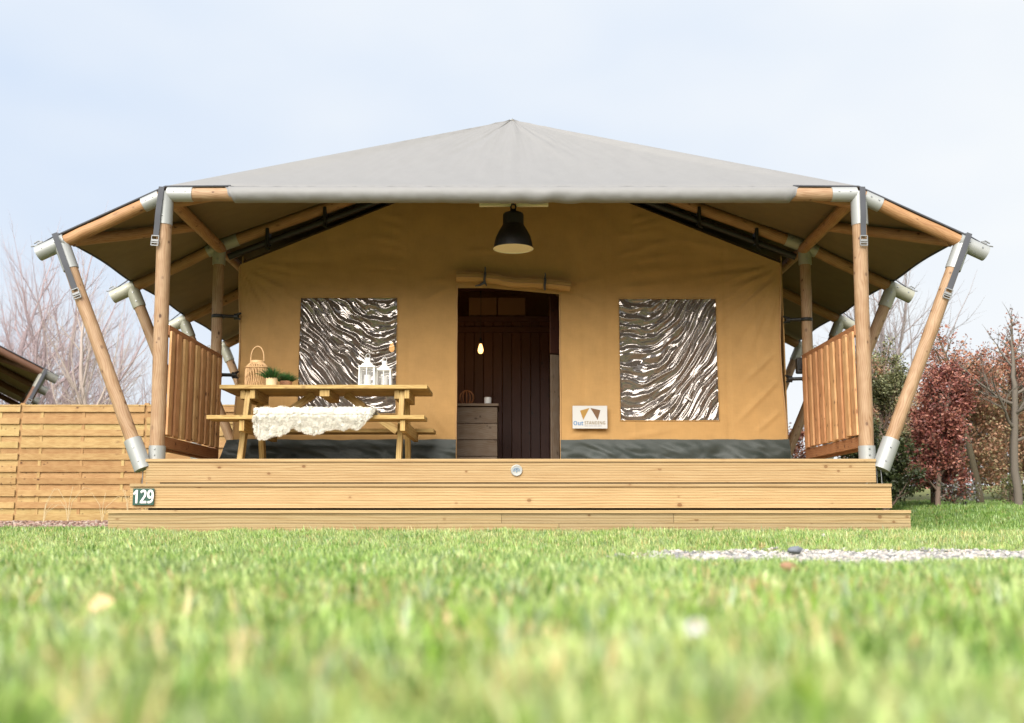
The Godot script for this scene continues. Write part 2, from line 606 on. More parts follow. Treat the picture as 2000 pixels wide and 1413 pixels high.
func build_tent() -> Node3D:
	var t := thing("safari_tent", "large tan and grey canvas safari tent with open door on the stepped deck", "tent", V(0, DECK, 10.8))
	build_roof(t)
	for s in [-1, 1]:
		for k in FRAMES.size():
			var d: float = FRAMES[k]
			var top := V(3.02 * s, 2.985, d)
			var eave := V(3.9 * s, 2.555 - 0.012 * k, d)
			var dir := (eave - top).normalized()
			# post, rafter, slanted pole
			if k < 2 or k == 3:
				var foot := V((2.985 if k == 0 else 3.0) * s, DECK + 0.002, d)
				var po := pole(t, "post", foot + Vector3(0, 0.1, 0), top + Vector3(0, -0.06, 0), 0.062 if k == 0 else 0.055)
				if k == 0:
					sleeve(po, foot, foot + Vector3(0, 0.115, 0), 0.07)
					sleeve(po, top + Vector3(0, 0.02, 0), top + Vector3(0, -0.27, 0), 0.07)
				else:
					sleeve(po, top + Vector3(0, 0.0, 0), top + Vector3(0, -0.2, 0), 0.066, M.olive_sleeve)
			var out := pole(t, "rafter", top, eave, 0.055, M.rafter)
			var tube_end := eave + dir * 0.22
			sleeve(out, eave - dir * 0.04, tube_end, 0.068, M.olive_sleeve if k else M.sleeve)
			if k == 0:
				sleeve(out, top + dir * 0.05, top + dir * 0.21, 0.064)
			elif k == 1:
				sleeve(out, top - dir * 0.0, top + dir * 0.14, 0.062, M.olive_sleeve)
			# hook on the tube end
			var hk := mb()
			var up := Vector3(-dir.y * s, absf(dir.x), 0).normalized()
			var c := tube_end + up * 0.075 - dir * 0.03
			hk.tube([c - dir * 0.09, c + dir * 0.02, c + dir * 0.06 + up * 0.012], [0.006], 6)
			bar(hk, c - dir * 0.055, c + dir * 0.0, 0.05, 0.016, up)
			hk.tube([c + up * 0.008 - dir * 0.04, c + up * 0.03 - dir * 0.02, c + up * 0.025 + dir * 0.025], [0.006], 6)
			put("hook", hk, M.steel, out)
			var cord := mb()
			cord.tube([V(eave.x + 0.02 * s, roof_y(absf(eave.x)) - 0.0, d - 0.02), c - dir * 0.06], [0.006], 6)
			put("tie_cord", cord, M.strap, out)
			var base := V((3.06 if k == 0 else 3.1) * s, 0.60 if k == 0 else 0.70, d - (0.1 if k == 0 else 0.0))
			var axis := (base - eave).normalized()
			var vp := pole(t, "slanted_pole", eave + axis * 0.08, base - axis * 0.08, 0.057)
			sleeve(vp, base - axis * 0.27, base, 0.073)
			sleeve(vp, eave, eave + axis * (0.26 if k == 0 else 0.22), 0.066, M.olive_sleeve if k else M.sleeve)
			if k == 0:
				var face := (Vector3(0, 0.15, 1) - axis * Vector3(0, 0.15, 1).dot(axis)).normalized()
				strap(vp, eave + Vector3(0.03 * s, 0.06, 0.03) + face * 0.06, eave + axis * 0.47 + face * 0.066 + Vector3(0.012 * s, 0, 0), face)
				var w := mb()
				w.tube([base, base + Vector3(0.004 * s, -0.13, 0)], [0.004], 6)
				w.tube([base + Vector3(-0.035 * s, 0.02, 0), base + Vector3(-0.035 * s, -0.13, 0)], [0.003], 6)
				put("anchor_rod", w, M.bolt, vp)
			if k == 1:
				# the long half of the rafter, up to the ridge
				var inner := pole(t, "rafter", top + V(0, 0.0, 0), V(0.02 * s, 4.1, d), 0.058, M.rafter)
				sleeve(inner, top, top + (V(0, 4.1, d) - top).normalized() * 0.2, 0.064, M.olive_sleeve)
				var keder := mb()
				keder.tube([V(2.93 * s, 2.875, d + 0.02), V(0, 4.01, d + 0.02)], [0.034], 10)
				put("gable_pole", keder, M.black, t)
				for q in [0.14, 0.34, 0.62]:
					var kn := mb()
					var kc := V(2.93 * s, 2.875, d).lerp(V(0, 4.01, d), q) + Vector3(0, 0.02, 0.0)
					bar(kn, kc + Vector3(0, 0.11, 0), kc - Vector3(0, 0.06, 0), 0.14, 0.035, Vector3.RIGHT, 0.008)
					kn.tube([kc + Vector3(0, -0.05, 0.05), kc + Vector3(0.0, -0.1, 0.06), kc + Vector3(0.03, -0.12, 0.06)], [0.014, 0.018, 0.012], 8)
					put("clamp", kn, M.black, inner)
		# purlin from the front corner to the post at the wall, and the brace from the eave
		var pur := pole(t, "purlin", V(3.0 * s, 2.97, 9.05), V(3.0 * s, 2.95, 10.8), 0.056, M.rafter)
		pole(t, "brace", V(3.82 * s, 2.585, 9.1), V(3.03 * s, 2.955, 9.95), 0.05, M.rafter)
		pole(t, "purlin", V(3.0 * s, 2.95, 10.8), V(3.0 * s, 2.95, 14.35), 0.05, M.rafter)
		pole(t, "purlin", V(0.05 * s, 4.0, 10.5), V(3.0 * s, 2.93, 9.12), 0.05, M.rafter)
		# strap hanging down the front post
		strap(t, V(3.03 * s, 3.035, 8.968), V(3.04 * s - 0.02, 2.6, 8.975), Vector3(0, 0, 1))
	pole(t, "ridge_pole", V(0, 4.09, 10.58), V(0, 4.09, 14.35), 0.05, M.rafter)
	var bm := pole(t, "front_beam", V(-2.95, 2.99, 9.05), V(2.95, 2.99, 9.05), 0.058, M.pole)
	for s in [-1, 1]:
		sleeve(bm, V(3.0 * s, 2.99, 9.05), V(2.78 * s, 2.99, 9.05), 0.065)
	make_creases()
	build_wall(t)
	return t

func build_roof(t: Node3D) -> void:
	for layer in 2:
		var lift := 0.0 if layer == 0 else -0.012
		# front hip: from the beam up to the ridge end, with a hem rolled round the beam
		var rows := []
		var uvs := []
		var nu := 150
		for j in 47:
			var row := []
			var uv := []
			for i in nu + 1:
				var u := -1.0 + 2.0 * i / nu
				var p: Vector3
				if j < 36:
					var v := 1.0 - j / 35.0          # 1 at the apex, 0 at the beam
					var fold := 0.0
					fold += 0.007 * pow(v, 1.5) * sin(u * 15.0 + 3.0 * noise.get_noise_1d(u * 3.0)) * smoothstep(1.0, 0.8, v) * smoothstep(0.75, 0.45, absf(u))
					fold += 0.012 * exp(-pow((u - 0.33 - 0.1 * (1.0 - v)) / 0.06, 2.0)) * smoothstep(0.25, 0.7, v)
					fold -= 0.012 * exp(-pow((u + 0.42) / 0.05, 2.0)) * smoothstep(0.3, 0.7, v)
					fold += 0.01 * noise.get_noise_2d(u * 5.0 * (1.0 - v), v * 2.0) + 0.003 * noise.get_noise_2d(u * 30.0 * (1.0 - 0.7 * v), v * 3.0)
					fold += 0.007 * sin(v * 95.0 + 3.0 * noise.get_noise_1d(v * 9.0)) * smoothstep(0.90, 1.0, absf(u))
					fold += 0.007 * exp(-pow(u * 3.02 * (1.0 - v) / 0.045, 2.0)) + 0.008 * smoothstep(0.085, 0.06, v)
					var sag := -0.05 * sin(PI * v) * (1.0 - 0.3 * u * u) - 0.035 * (1.0 - u * u) * (1.0 - v) * v * 4.0
					var keep := smoothstep(0.0, 0.1, v) * smoothstep(1.0, 0.97, absf(u) * 0.999)
					p = V(3.02 * u * (1.0 - v), lerpf(3.06, 4.21, v) + sag * smoothstep(1.0, 0.9, absf(u)) + lift, lerpf(9.03, 10.45, v))
					p += Vector3(0, 0.77, 0.63) * fold * keep
				else:
					var a := deg_to_rad(118.0 - (j - 35) * 21.0)
					var wrap := smoothstep(2.52, 2.40, absf(u * 3.02))
					a = lerpf(deg_to_rad(118.0 - (j - 35) * 2.5), a, wrap)
					var r := 0.073 + lift + 0.004 * noise.get_noise_2d(u * 20.0, j * 0.3)
					var bulge := 0.006 * exp(-pow(u * 3.02 / 0.45, 2.0)) * smoothstep(36, 44, j) + 0.008 * sin(u * 60.0 + j * 0.5) * exp(-pow((u * 3.02 - 0.35) / 0.3, 2.0)) * smoothstep(37, 42, j)
					r += maxf(bulge, -0.005)
					p = Vector3(3.02 * u, 2.99 + r * sin(a), -9.05 + r * cos(a))
				row.append(p)
				uv.append(Vector2(p.x, p.y * 1.5))
			rows.append(row)
			uvs.append(uv)
		var b := mb(false)
		b.sheet(rows, uvs)
		for i in b.n.size():
			if b.n[i].z < 0 and i < 36 * (nu + 1): b.n[i] = -b.n[i]
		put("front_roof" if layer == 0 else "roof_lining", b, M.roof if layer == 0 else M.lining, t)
		# the two long sides, from the ridge over the posts out to the eave
		for s in [-1, 1]:
			rows = []
			uvs = []
			for j in 31:
				var a := 3.02 * j / 20.0 if j <= 20 else 3.02 + 0.9 * (j - 20) / 10.0
				var front := lerpf(10.45, 9.05, minf(a / 3.02, 1.0)) - (0.03 * (a - 3.02) if a > 3.02 else 0.0)
				var row := []
				var uv := []
				for i in 91:
					var d := lerpf(front, 14.5, i / 90.0)
					var bay := fposmod((d - 9.05) / 1.75, 1.0)
					var sag := sin(PI * bay)
					var out := smoothstep(3.02, 3.92, a)
					var aa := a - 0.035 * sag * sag * out
					var y := roof_y(a) - 0.018 * sag * (1.0 - out) * smoothstep(0.0, 1.0, a) - 0.014 * sin(PI * minf(a / 3.02, 1.0)) + lift
					y += 0.006 * noise.get_noise_2d(a * 6.0, d * 5.0)
					row.append(V(aa * s, y, d))
					uv.append(Vector2(d, a))
				rows.append(row)
				uvs.append(uv)
			var e := mb(false)
			e.sheet(rows, uvs)
			for i in e.n.size():
				if e.n[i].y < 0: e.n[i] = -e.n[i]
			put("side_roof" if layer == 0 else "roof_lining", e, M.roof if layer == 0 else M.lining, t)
	# dark piping along the eaves and the front edge
	for s in [-1, 1]:
		var pb := mb()
		var path := []
		for i in 61:
			var d := lerpf(9.02, 14.5, i / 60.0)
			var sag := sin(PI * fposmod((d - 9.05) / 1.75, 1.0))
			path.append(V((3.92 - 0.035 * sag * sag) * s, roof_y(3.92) - 0.008, d))
		pb.tube(path, [0.011], 6)
		pb.tube([V(3.92 * s, roof_y(3.92) - 0.004, 9.02), V(3.02 * s, 3.058, 9.035), V(2.45 * s, 3.062, 9.03)], [0.009], 6)
		put("edge_piping", pb, M.strap, t)
	var cap := mb()
	cap.tube([V(-0.03, 4.205, 10.44), V(0.0, 4.212, 10.44), V(0.03, 4.205, 10.44)], [0.005, 0.009, 0.005], 8)
	put("ridge_cap", cap, M.sleeve, t)

var creases := []

func crease(x0: float, y0: float, x1: float, y1: float, deep: float) -> void:
	var d := Vector2(x1 - x0, y1 - y0)
	var l := d.length()
	creases.append([x0, y0, d.x / l, d.y / l, l, deep, minf(x0, x1) - 0.1, maxf(x0, x1) + 0.1, minf(y0, y1) - 0.1, maxf(y0, y1) + 0.1])

func make_creases() -> void:
	for s in [-1, 1]:
		for k in 9:
			var y := 2.58 + k * 0.085 + rng.randf_range(-0.03, 0.03)
			var x := rng.randf_range(1.04, 1.25)
			if s > 0:
				crease(x, y, x + rng.randf_range(0.45, 0.9), y + rng.randf_range(0.06, 0.26), rng.randf_range(0.006, 0.013))
			else:
				crease(-1.08, y, -1.08 - rng.randf_range(0.3, 0.7), y + rng.randf_range(0.0, 0.16), rng.randf_range(0.005, 0.011))
		for e in [[2.74, 2.72, 2.2, 2.5], [2.76, 2.66, 2.25, 2.25], [2.76, 2.6, 2.45, 1.95], [2.7, 2.76, 1.9, 2.62], [2.76, 1.62, 2.2, 1.08], [2.74, 1.9, 2.28, 1.5], [2.76, 1.3, 2.42, 1.02]]:
			crease(e[0] * s, e[1], e[2] * s, e[3], rng.randf_range(0.009, 0.018))
	for e in [[-0.62, 2.58, -1.0, 2.36], [-0.62, 2.64, -1.02, 2.62], [0.62, 2.52, 1.0, 2.3], [0.6, 2.6, 0.96, 2.66], [-0.62, 1.02, -0.95, 1.42], [-0.7, 1.0, -1.1, 1.25], [-0.7, 2.75, 0.7, 2.70], [-0.5, 2.95, 0.4, 2.98], [0.55, 1.0, 0.9, 1.1], [1.1, 1.0, 1.8, 1.14], [-1.3, 1.05, -2.2, 1.2]]:
		crease(e[0], e[1], e[2], e[3], rng.randf_range(0.007, 0.014))

# how far the front wall bulges out of its plane
func wall_fold(x: float, y: float) -> float:
	var z := 0.0
	var sx := signf(x)
	var a := absf(x)
	z += 0.006 * noise.get_noise_2d(x * 2.2, y * 1.6) + 0.0008 * noise.get_noise_2d(x * 14.0, y * 9.0)
	# folds fanning from the top corners
	var dx := 2.85 - a
	var dy := 2.85 - y
	var ang := atan2(dy, dx)
	var rad := sqrt(dx * dx + dy * dy)
	z += 0.014 * noise.get_noise_2d(ang * 6.0 + sx * 5.0, rad * 0.6) * smoothstep(1.7, 0.5, rad) * smoothstep(0.02, 0.3, rad)
	# thin creases, each along a line of its own
	for c in creases:
		if x < c[6] or x > c[7] or y < c[8] or y > c[9]: continue
		var px: float = x - c[0]
		var py: float = y - c[1]
		var s: float = (px * c[2] + py * c[3])
		var e: float = (py * c[2] - px * c[3]) + 0.05 * s * (1.0 - s / c[4])
		z += c[5] * exp(-e * e / 0.00055) * smoothstep(0.0, 0.12, s) * smoothstep(c[4], c[4] * 0.5, s)
	# sewn seams
	for s in [-1.06, 0.98, 2.2, -2.3, 0.74]:
		z -= 0.011 * exp(-pow((x - s) / 0.016, 2.0))
	return z

func axis_values(lo: float, hi: float, step: float, marks: Array) -> Array:
	var all := [lo, hi]
	for m in marks:
		if m > lo and m < hi: all.append(m)
	all.sort()
	var out := []
	for i in all.size() - 1:
		var k := maxi(1, roundi((all[i + 1] - all[i]) / step))
		for j in k:
			out.append(lerpf(all[i], all[i + 1], float(j) / k))
	out.append(hi)
	return out

func door_top(x: float) -> float:
	return lerpf(2.585, 2.49, (x + 0.565) / 1.05)

func build_wall(t: Node3D) -> void:
	var d0 := 10.86
	var wl := [-2.18, -1.178, 1.25, 2.455]
	var wr := [1.097, 2.102, 1.182, 2.445]
	var xs := axis_values(-2.82, 2.78, 0.026, [wl[0], wl[1], wr[0], wr[1], -0.565, 0.49])
	var ys := axis_values(0.0, 1.0, 0.009, [])
	# split by height: rows run from the hem to the gable line, bent to pass along window edges
	var rows := []
	var uvs := []
	var levels := axis_values(0.98, 4.0, 0.026, [wl[2], wl[3], wr[2], wr[3], 2.53])
	for y0 in levels:
		var row := []
		var uv := []
		for x in xs:
			var top: float = 2.79 + 0.413 * (2.85 - absf(x))
			var y: float = y0
			if y0 == 0.98: y = 0.975 + 0.012 * noise.get_noise_1d(x * 2.0)
			y = minf(y, top)
			if absf(y0 - 2.53) < 0.001 and x > -0.7 and x < 0.65:
				y = lerpf(y0, door_top(x), smoothstep(-0.7, -0.565, x) * smoothstep(0.65, 0.49, x))
			var z := wall_fold(x, y) * smoothstep(top, top - 0.15, y)
			# the side edges are pulled in towards the lashing points
			var pull := 0.0
			if absf(x) > 2.5:
				pull = 0.035 * smoothstep(2.5, 2.82, absf(x)) * (0.5 - 0.5 * cos(TAU * (y - 1.0) / 1.75))
			row.append(V(x - pull * signf(x), y, d0 - z))
			uv.append(Vector2(x, y) * 0.8)
		rows.append(row)
		uvs.append(uv)
	var holes := {}
	for j in levels.size() - 1:
		for i in xs.size() - 1:
			var x: float = (xs[i] + xs[i + 1]) * 0.5
			var y: float = (levels[j] + levels[j + 1]) * 0.5
			var cut := x > -0.565 and x < 0.49 and y < 2.53
			for w in [wl, wr]:
				if x > w[0] and x < w[1] and y > w[2] and y < w[3]: cut = true
			if rows[j + 1][i].y - rows[j][i].y < 0.0005 and rows[j + 1][i + 1].y - rows[j][i + 1].y < 0.0005: cut = true
			if cut: holes[j * xs.size() + i] = true
	var b := mb(false)
	b.sheet(rows, uvs, holes)
	for i in b.n.size():
		if b.n[i].z < 0: b.n[i] = -b.n[i]
	var wall := put("front_wall", b, M.canvas, t)
	# window films hanging in swags
	for s in [-1, 1]:
		var w: Array = wl if s < 0 else wr
		rows = []
		uvs = []
		for j in 151:
			var v := j / 150.0
			var y: float = lerpf(w[2] - 0.012, w[3] + 0.012, v)
			var row := []
			var uv := []
			for i in 121:
				var u := i / 120.0
				var x: float = lerpf(w[0] - 0.012, w[1] + 0.012, u)
				var o := u if s > 0 else 1.0 - u       # 0 by the door, 1 outside
				var curve := y - 0.60 * pow(o, 1.6) + 0.10 * sin(o * 4.0)
				if s > 0: curve = y - 0.78 * pow(o, 1.8) + 0.08 * sin(o * 4.5)
				var warp := noise.get_noise_2d(x * 1.3 + s * 7.0, y * 1.3) * 0.10 + noise.get_noise_2d(x * 5.0, y * 5.0 + s * 5.0) * 0.008
				var ph := (curve + warp) * TAU
				var amp := 0.7 + 0.75 * noise.get_noise_2d(curve * 4.0 + 20.0 * s, o * 2.4)
				var z := amp * (0.0165 * sin(ph * 7.2 + 1.6 * noise.get_noise_2d(curve * 3.0, o * 3.0)) + 0.0055 * sin(ph * 16.0 + 1.3 + 5.0 * noise.get_noise_2d(curve * 2.0 + 9.0, o * 3.5)))
				z += 0.0015 * sin(ph * 43.0 + 6.0 * noise.get_noise_2d(curve * 5.0, o * 5.0)) * (0.5 + noise.get_noise_2d(x * 5.0, y * 5.0 + 3.0))
				var edge := minf(minf(u, 1.0 - u), minf(v, 1.0 - v))
				z *= smoothstep(0.0, 0.05, edge)
				row.append(V(x, y, d0 + 0.012 - z))
				uv.append(Vector2(u, v))
			rows.append(row)
			uvs.append(uv)
		var p := mb(false)
		p.sheet(rows, uvs)
		for i in p.n.size():
			if p.n[i].z < 0: p.n[i] = -p.n[i]
		put("window", p, M.film, wall)
		# raised stitched border
		var e := mb()
		var c := [V(w[0], w[2], 0), V(w[1], w[2], 0), V(w[1], w[3], 0), V(w[0], w[3], 0)]
		for k in 4:
			var p0: Vector3 = c[k]
			var p1: Vector3 = c[(k + 1) % 4]
			var path := []
			for q in 25:
				var m: Vector3 = p0.lerp(p1, q / 24.0)
				path.append(V(m.x, m.y, d0 - wall_fold(m.x, m.y) - 0.001))
			e.tube(path, [0.011], 6, true, Vector2(1, 0.45) if k % 2 == 0 else Vector2(1, 0.45))
		put("window_border", e, M.canvas, wall)
	# white zip pull on the right film
	var zp := mb()
	bar(zp, V(1.75, 1.425, d0 - 0.02), V(1.83, 1.385, d0 - 0.02), 0.006, 0.014, Vector3.UP)
	put("zip_pull", zp, M.white, wall)
	# edge binding at the sides of the wall and round the door
	for s in [-1, 1]:
		var eb := mb()
		var path := []
		for q in 40:
			var y := lerpf(0.72, 2.78, q / 39.0)
			var xx: float = (-2.82 if s < 0 else 2.78)
			var pull := 0.035 * (0.5 - 0.5 * cos(TAU * (y - 1.0) / 1.75)) * smoothstep(0.95, 1.0, y)
			path.append(V(xx - pull * s, y, d0 + 0.0))
		eb.tube(path, [0.016], 7, true, Vector2(1, 0.6))
		put("edge_binding", eb, M.canvas_edge, wall)
		var db := mb()
		path = []
		var dx := -0.567 if s < 0 else 0.492
		for q in 30:
			var y := lerpf(0.69, door_top(dx), q / 29.0)
			path.append(V(dx + 0.006 * noise.get_noise_1d(y * 2.0), y, d0 - wall_fold(dx, y) * smoothstep(0.95, 1.1, y)))
		db.tube(path, [0.009], 6)
		put("door_binding", db, M.canvas_edge, wall)
	# mud flap, slack PVC at the foot of the wall
	for span in [[-2.88, -0.565], [0.49, 2.80]]:
		rows = []
		uvs = []
		var n_x := 110
		for j in 17:
			var v := j / 16.0
			var row := []
			var uv := []
			for i in n_x + 1:
				var x: float = lerpf(span[0], span[1], float(i) / n_x)
				var y := lerpf(0.99 + 0.012 * noise.get_noise_1d(x * 2.0), DECK + 0.004, v)
				var z := 0.012 + v * (0.07 + 0.07 * noise.get_noise_2d(x * 1.6, v * 0.8))
				z += v * (1.15 - v) * 0.075 * noise.get_noise_2d(x * 3.0 - v * 1.6, v * 1.2 + x)
				z += v * 0.005 * noise.get_noise_2d(x * 10.0 + v * 3.0, v * 3.0)
				if x < -2.7: z += 0.1 * v * smoothstep(-2.7, -2.88, x)
				row.append(V(x - (0.06 * v if x < -2.8 else 0.0), y, d0 - 0.004 - maxf(z, 0.004)))
				uv.append(Vector2(x, v * 0.3))
			rows.append(row)
			uvs.append(uv)
		var mf := mb(false)
		mf.sheet(rows, uvs)
		for i in mf.n.size():
			if mf.n[i].z < 0: mf.n[i] = -mf.n[i]
		put("mud_flap", mf, M.flap, t)
	# rolled door flap with its two ties
	var rl := mb()
	var path2 := []
	var radii := []
	for q in 41:
		var s := q / 40.0
		var x := lerpf(-0.57, 0.60, s)
		path2.append(V(x, lerpf(2.655, 2.555, pow(s, 1.4)) - 0.022 * sin(PI * s) * (0.5 if s < 0.4 else 1.0) + 0.012 * absf(sin(TAU * s)), d0 - 0.075))
		var r := 0.052 + 0.006 * noise.get_noise_1d(s * 9.0)
		if absf(s - 0.24) < 0.03 or absf(s - 0.78) < 0.03: r *= 0.86
		radii.append(r)
	rl.tube(path2, radii, 16)
	var roll := put("rolled_door_flap", rl, M.canvas, t)
	var rf := mb()
	for k in 2:
		var lip := []
		for q in path2.size():
			var pp: Vector3 = path2[q]
			lip.append(pp + Vector3(0, radii[q] * (0.8 if k == 0 else -0.2), radii[q] * (0.62 if k == 0 else 1.0)))
		rf.tube(lip, [0.006], 5)
	put("roll_edge", rf, M.canvas_edge, roll)
	for q in [10, 31]:
		var c: Vector3 = path2[q]
		var tie := mb()
		var loop := []
		for k in 17:
			var a := TAU * k / 16.0
			loop.append(c + Vector3(0.004 * sin(a * 2.0), cos(a) * 0.056, sin(a) * 0.056))
		tie.tube(loop, [0.012], 6)
		tie.tube([c + Vector3(0, 0.05, 0.03), c + Vector3(0.005, 0.09, 0.035), c + Vector3(0.0, 0.11, 0.03)], [0.01, 0.008, 0.006], 6)
		if q == 10:
			tie.tube([c + Vector3(0, -0.05, 0.03), c + Vector3(-0.05, -0.08, 0.03), c + Vector3(-0.1, -0.09, 0.02)], [0.018, 0.012, 0.006], 6)
			tie.tube([c + Vector3(0, -0.05, 0.03), c + Vector3(0.02, -0.09, 0.03)], [0.014, 0.006], 6)
		put("tie", tie, M.strap, roll)
	# lashings from the inner posts to the wall edges
	for s in [-1, 1]:
		for y in ([2.245, 1.64] if s < 0 else [2.21, 1.6]):
			var lb := mb()
			var c := V(3.005 * s, y, 10.8)
			var ring := []
			for k in 17:
				var a := TAU * k / 16.0
				ring.append(c + Vector3(cos(a) * 0.06, 0, sin(a) * 0.06))
			lb.tube(ring, [0.02], 6, true, Vector2(0.4, 1.0))
			lb.tube([c + Vector3(-0.055 * s, 0, 0.03), V(2.83 * s, y + 0.003, 10.82)], [0.018], 8)
			lb.tube([V(2.84 * s, y, 10.81), V(2.80 * s, y, 10.81)], [0.034, 0.03], 8)
			lb.tube([V(2.81 * s, y + 0.02, 10.80), V(2.77 * s, y + 0.035, 10.79)], [0.014, 0.01], 6)
			lb.tube([V(2.81 * s, y - 0.02, 10.80), V(2.775 * s, y - 0.03, 10.79)], [0.014, 0.01], 6)
			put("lashing", lb, M.black, t)
	var sb := mb()
	sb.box(at(V(2.925, 1.73, 10.76)), Vector3(0.10, 0.16, 0.08), 0.01)
	sb.box(at(V(2.925, 1.735, 10.715)), Vector3(0.075, 0.1, 0.012), 0.004)
	put("socket_box", sb, M.black, t)
	# the other walls of the sleeping tent: sides, back, ceiling, floor
	for s in [-1, 1]:
		var sw := mb()
		sw.box(at(V(2.8 * s, 1.8, 12.62)), Vector3(0.012, 2.2, 3.44), 0.002)
		put("side_wall", sw, M.canvas, t)
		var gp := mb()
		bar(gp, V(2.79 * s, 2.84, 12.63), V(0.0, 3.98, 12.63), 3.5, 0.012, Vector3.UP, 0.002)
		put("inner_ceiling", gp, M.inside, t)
	rows = []
	uvs = []
	for j in 2:
		var row := []
		var uv := []
		for i in 29:
			var x := lerpf(-2.8, 2.8, i / 28.0)
			row.append(V(x, DECK if j == 0 else 2.87 + 0.413 * (2.85 - absf(x)), 14.34))
			uv.append(Vector2(x, j))
		rows.append(row)
		uvs.append(uv)
	var bw := mb(false)
	bw.sheet(rows, uvs)
	put("rear_wall", bw, M.canvas, t)

# ---------- deck, railings, inside ----------

func ribbed(y0: float, y1: float, d: float, thick: float) -> Array:
	var p := [Vector2(y0, -d - thick), Vector2(y0, -d)]
	var y := y0 + 0.012
	while y < y1 - 0.014:
		p.append_array([Vector2(y, -d), Vector2(y + 0.002, -d - 0.003), Vector2(y + 0.0035, -d - 0.003), Vector2(y + 0.0055, -d)])
		y += 0.0205
	p.append_array([Vector2(y1, -d), Vector2(y1, -d - thick)])
	return p

func build_deck() -> void:
	var t := thing("wooden_deck", "pale pine deck with three ribbed front steps under the big tent", "deck", V(0, 0.1, 9.9))
	var steps := [
		# nosing depth, top, left, right, riser bottom, back of the treads
		[8.90, DECK, -3.03, 3.01, 0.490, 10.80],
		[8.53, 0.466, -3.02, 3.0, 0.276, 8.98],
		[8.12, 0.254, -3.03, 2.99, 0.04, 8.62],
	]
	for k in 3:
		var st: Array = steps[k]
		var d: float = st[0]
		var count := roundi((st[5] - d) / 0.142)
		var w: float = (st[5] - d) / count - 0.006
		for i in count:
			var b := mb()
			b.box(at(V((st[2] + st[3]) * 0.5, st[1] - 0.0125, d + (i + 0.5) * (w + 0.006))), Vector3(st[3] - st[2], 0.025, w), 0.003, 0)
			put("tread_board", b, M.deck[(i * 3 + k) % 4], t)
		var cuts := [[st[2] + 0.004, st[3] - 0.004]]
		var bands := [[st[4], st[1] - 0.028]]
		if k == 2:
			bands = [[0.159, st[1] - 0.027], [0.03, 0.156]]
		for bi in bands.size():
			cuts = [[st[2] + 0.004, st[3] - 0.004]]
			if k == 2:
				cuts = [[st[2] + 0.004, -0.08 + bi * 0.45], [-0.077 + bi * 0.45, 1.21 - bi * 0.7], [1.213 - bi * 0.7, st[3] - 0.004]] if bi == 0 else [[st[2] + 0.004, 0.35], [0.353, st[3] - 0.004]]
			for c in cuts:
				var b := mb()
				b.extrude(ribbed(bands[bi][0], bands[bi][1], d + 0.016, 0.026), c[0], c[1])
				put("riser_board", b, M.worn[rng.randi() % 3] if k == 2 else M.deck[rng.randi() % 4], t)
		# carrying timbers behind, added dark backing for the gaps, and the closed ends
		for s in [0, 1]:
			var e := mb()
			var x: float = st[2] + 0.02 if s == 0 else st[3] - 0.02
			bar(e, V(x, (st[1] + st[4]) * 0.5 - 0.02, d + 0.05), V(x, (st[1] + st[4]) * 0.5 - 0.02, 9.0 if k else 14.5), 0.026, st[1] - st[4] - 0.07, Vector3.UP)
			put("end_board", e, M.deck[1], t)
	for k in 2:  # dark boards added to shut out daylight behind the riser gaps
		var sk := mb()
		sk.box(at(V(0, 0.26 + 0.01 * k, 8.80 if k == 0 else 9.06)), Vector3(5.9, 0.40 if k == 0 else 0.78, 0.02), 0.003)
		put("added_gap_backing", sk, M.inside, t)
	for k in 7:
		var j := mb()
		var x := -2.7 + 0.9 * k
		bar(j, V(x, 0.30, 9.1), V(x, 0.30, 14.4), 0.045, 0.5, Vector3.UP)
		put("joist", j, M.rail, t)
	var fl := mb()
	fl.box(at(V(0, DECK - 0.016, 12.66)), Vector3(6.0, 0.026, 3.70), 0.004)
	put("floor_panel", fl, M.grey_plank[1], t)

func build_railing(s: int) -> void:
	var where := "beside the picnic table" if s < 0 else "with the black socket box above it"
	var t := thing("railing", "orange slatted wooden side railing of the deck %s" % where, "railing", V(2.96 * s, DECK, 9.95), "side railings of the deck")
	var x := 2.95 * s
	var b := mb()
	bar(b, V(x, 1.79, 9.05), V(x, 1.79, 10.74), 0.045, 0.09)
	put("top_rail", b, M.rail, t)
	b = mb()
	bar(b, V(x + 0.055 * s, 0.83, 9.12), V(x + 0.055 * s, 0.83, 10.74), 0.045, 0.12)
	put("bottom_rail", b, M.rail, t)
	b = mb()
	bar(b, V(x, 0.835, 9.06), V(x, 0.835, 10.74), 0.04, 0.095)
	put("bottom_rail", b, M.rail, t)
	var meshes := []
	for k in 18:
		var m := mb()
		m.box(Transform3D(), Vector3(0.022, 0.89, 0.094 if k % 2 == 0 else 0.13), 0.005, 1)
		meshes.append(m.mesh())
	for k in 18:
		var front := k % 2 == 0
		var d := 9.09 + k * 0.0935
		piece("slat", meshes[k], M.slat[rng.randi() % 4], t, V(x - (0.036 if front else 0.012) * s, 1.335 + rng.randf_range(-0.006, 0.006), d), Basis(Vector3.UP, rng.randf_range(-0.02, 0.02) + (PI if rng.randf() < 0.5 else 0.0)))

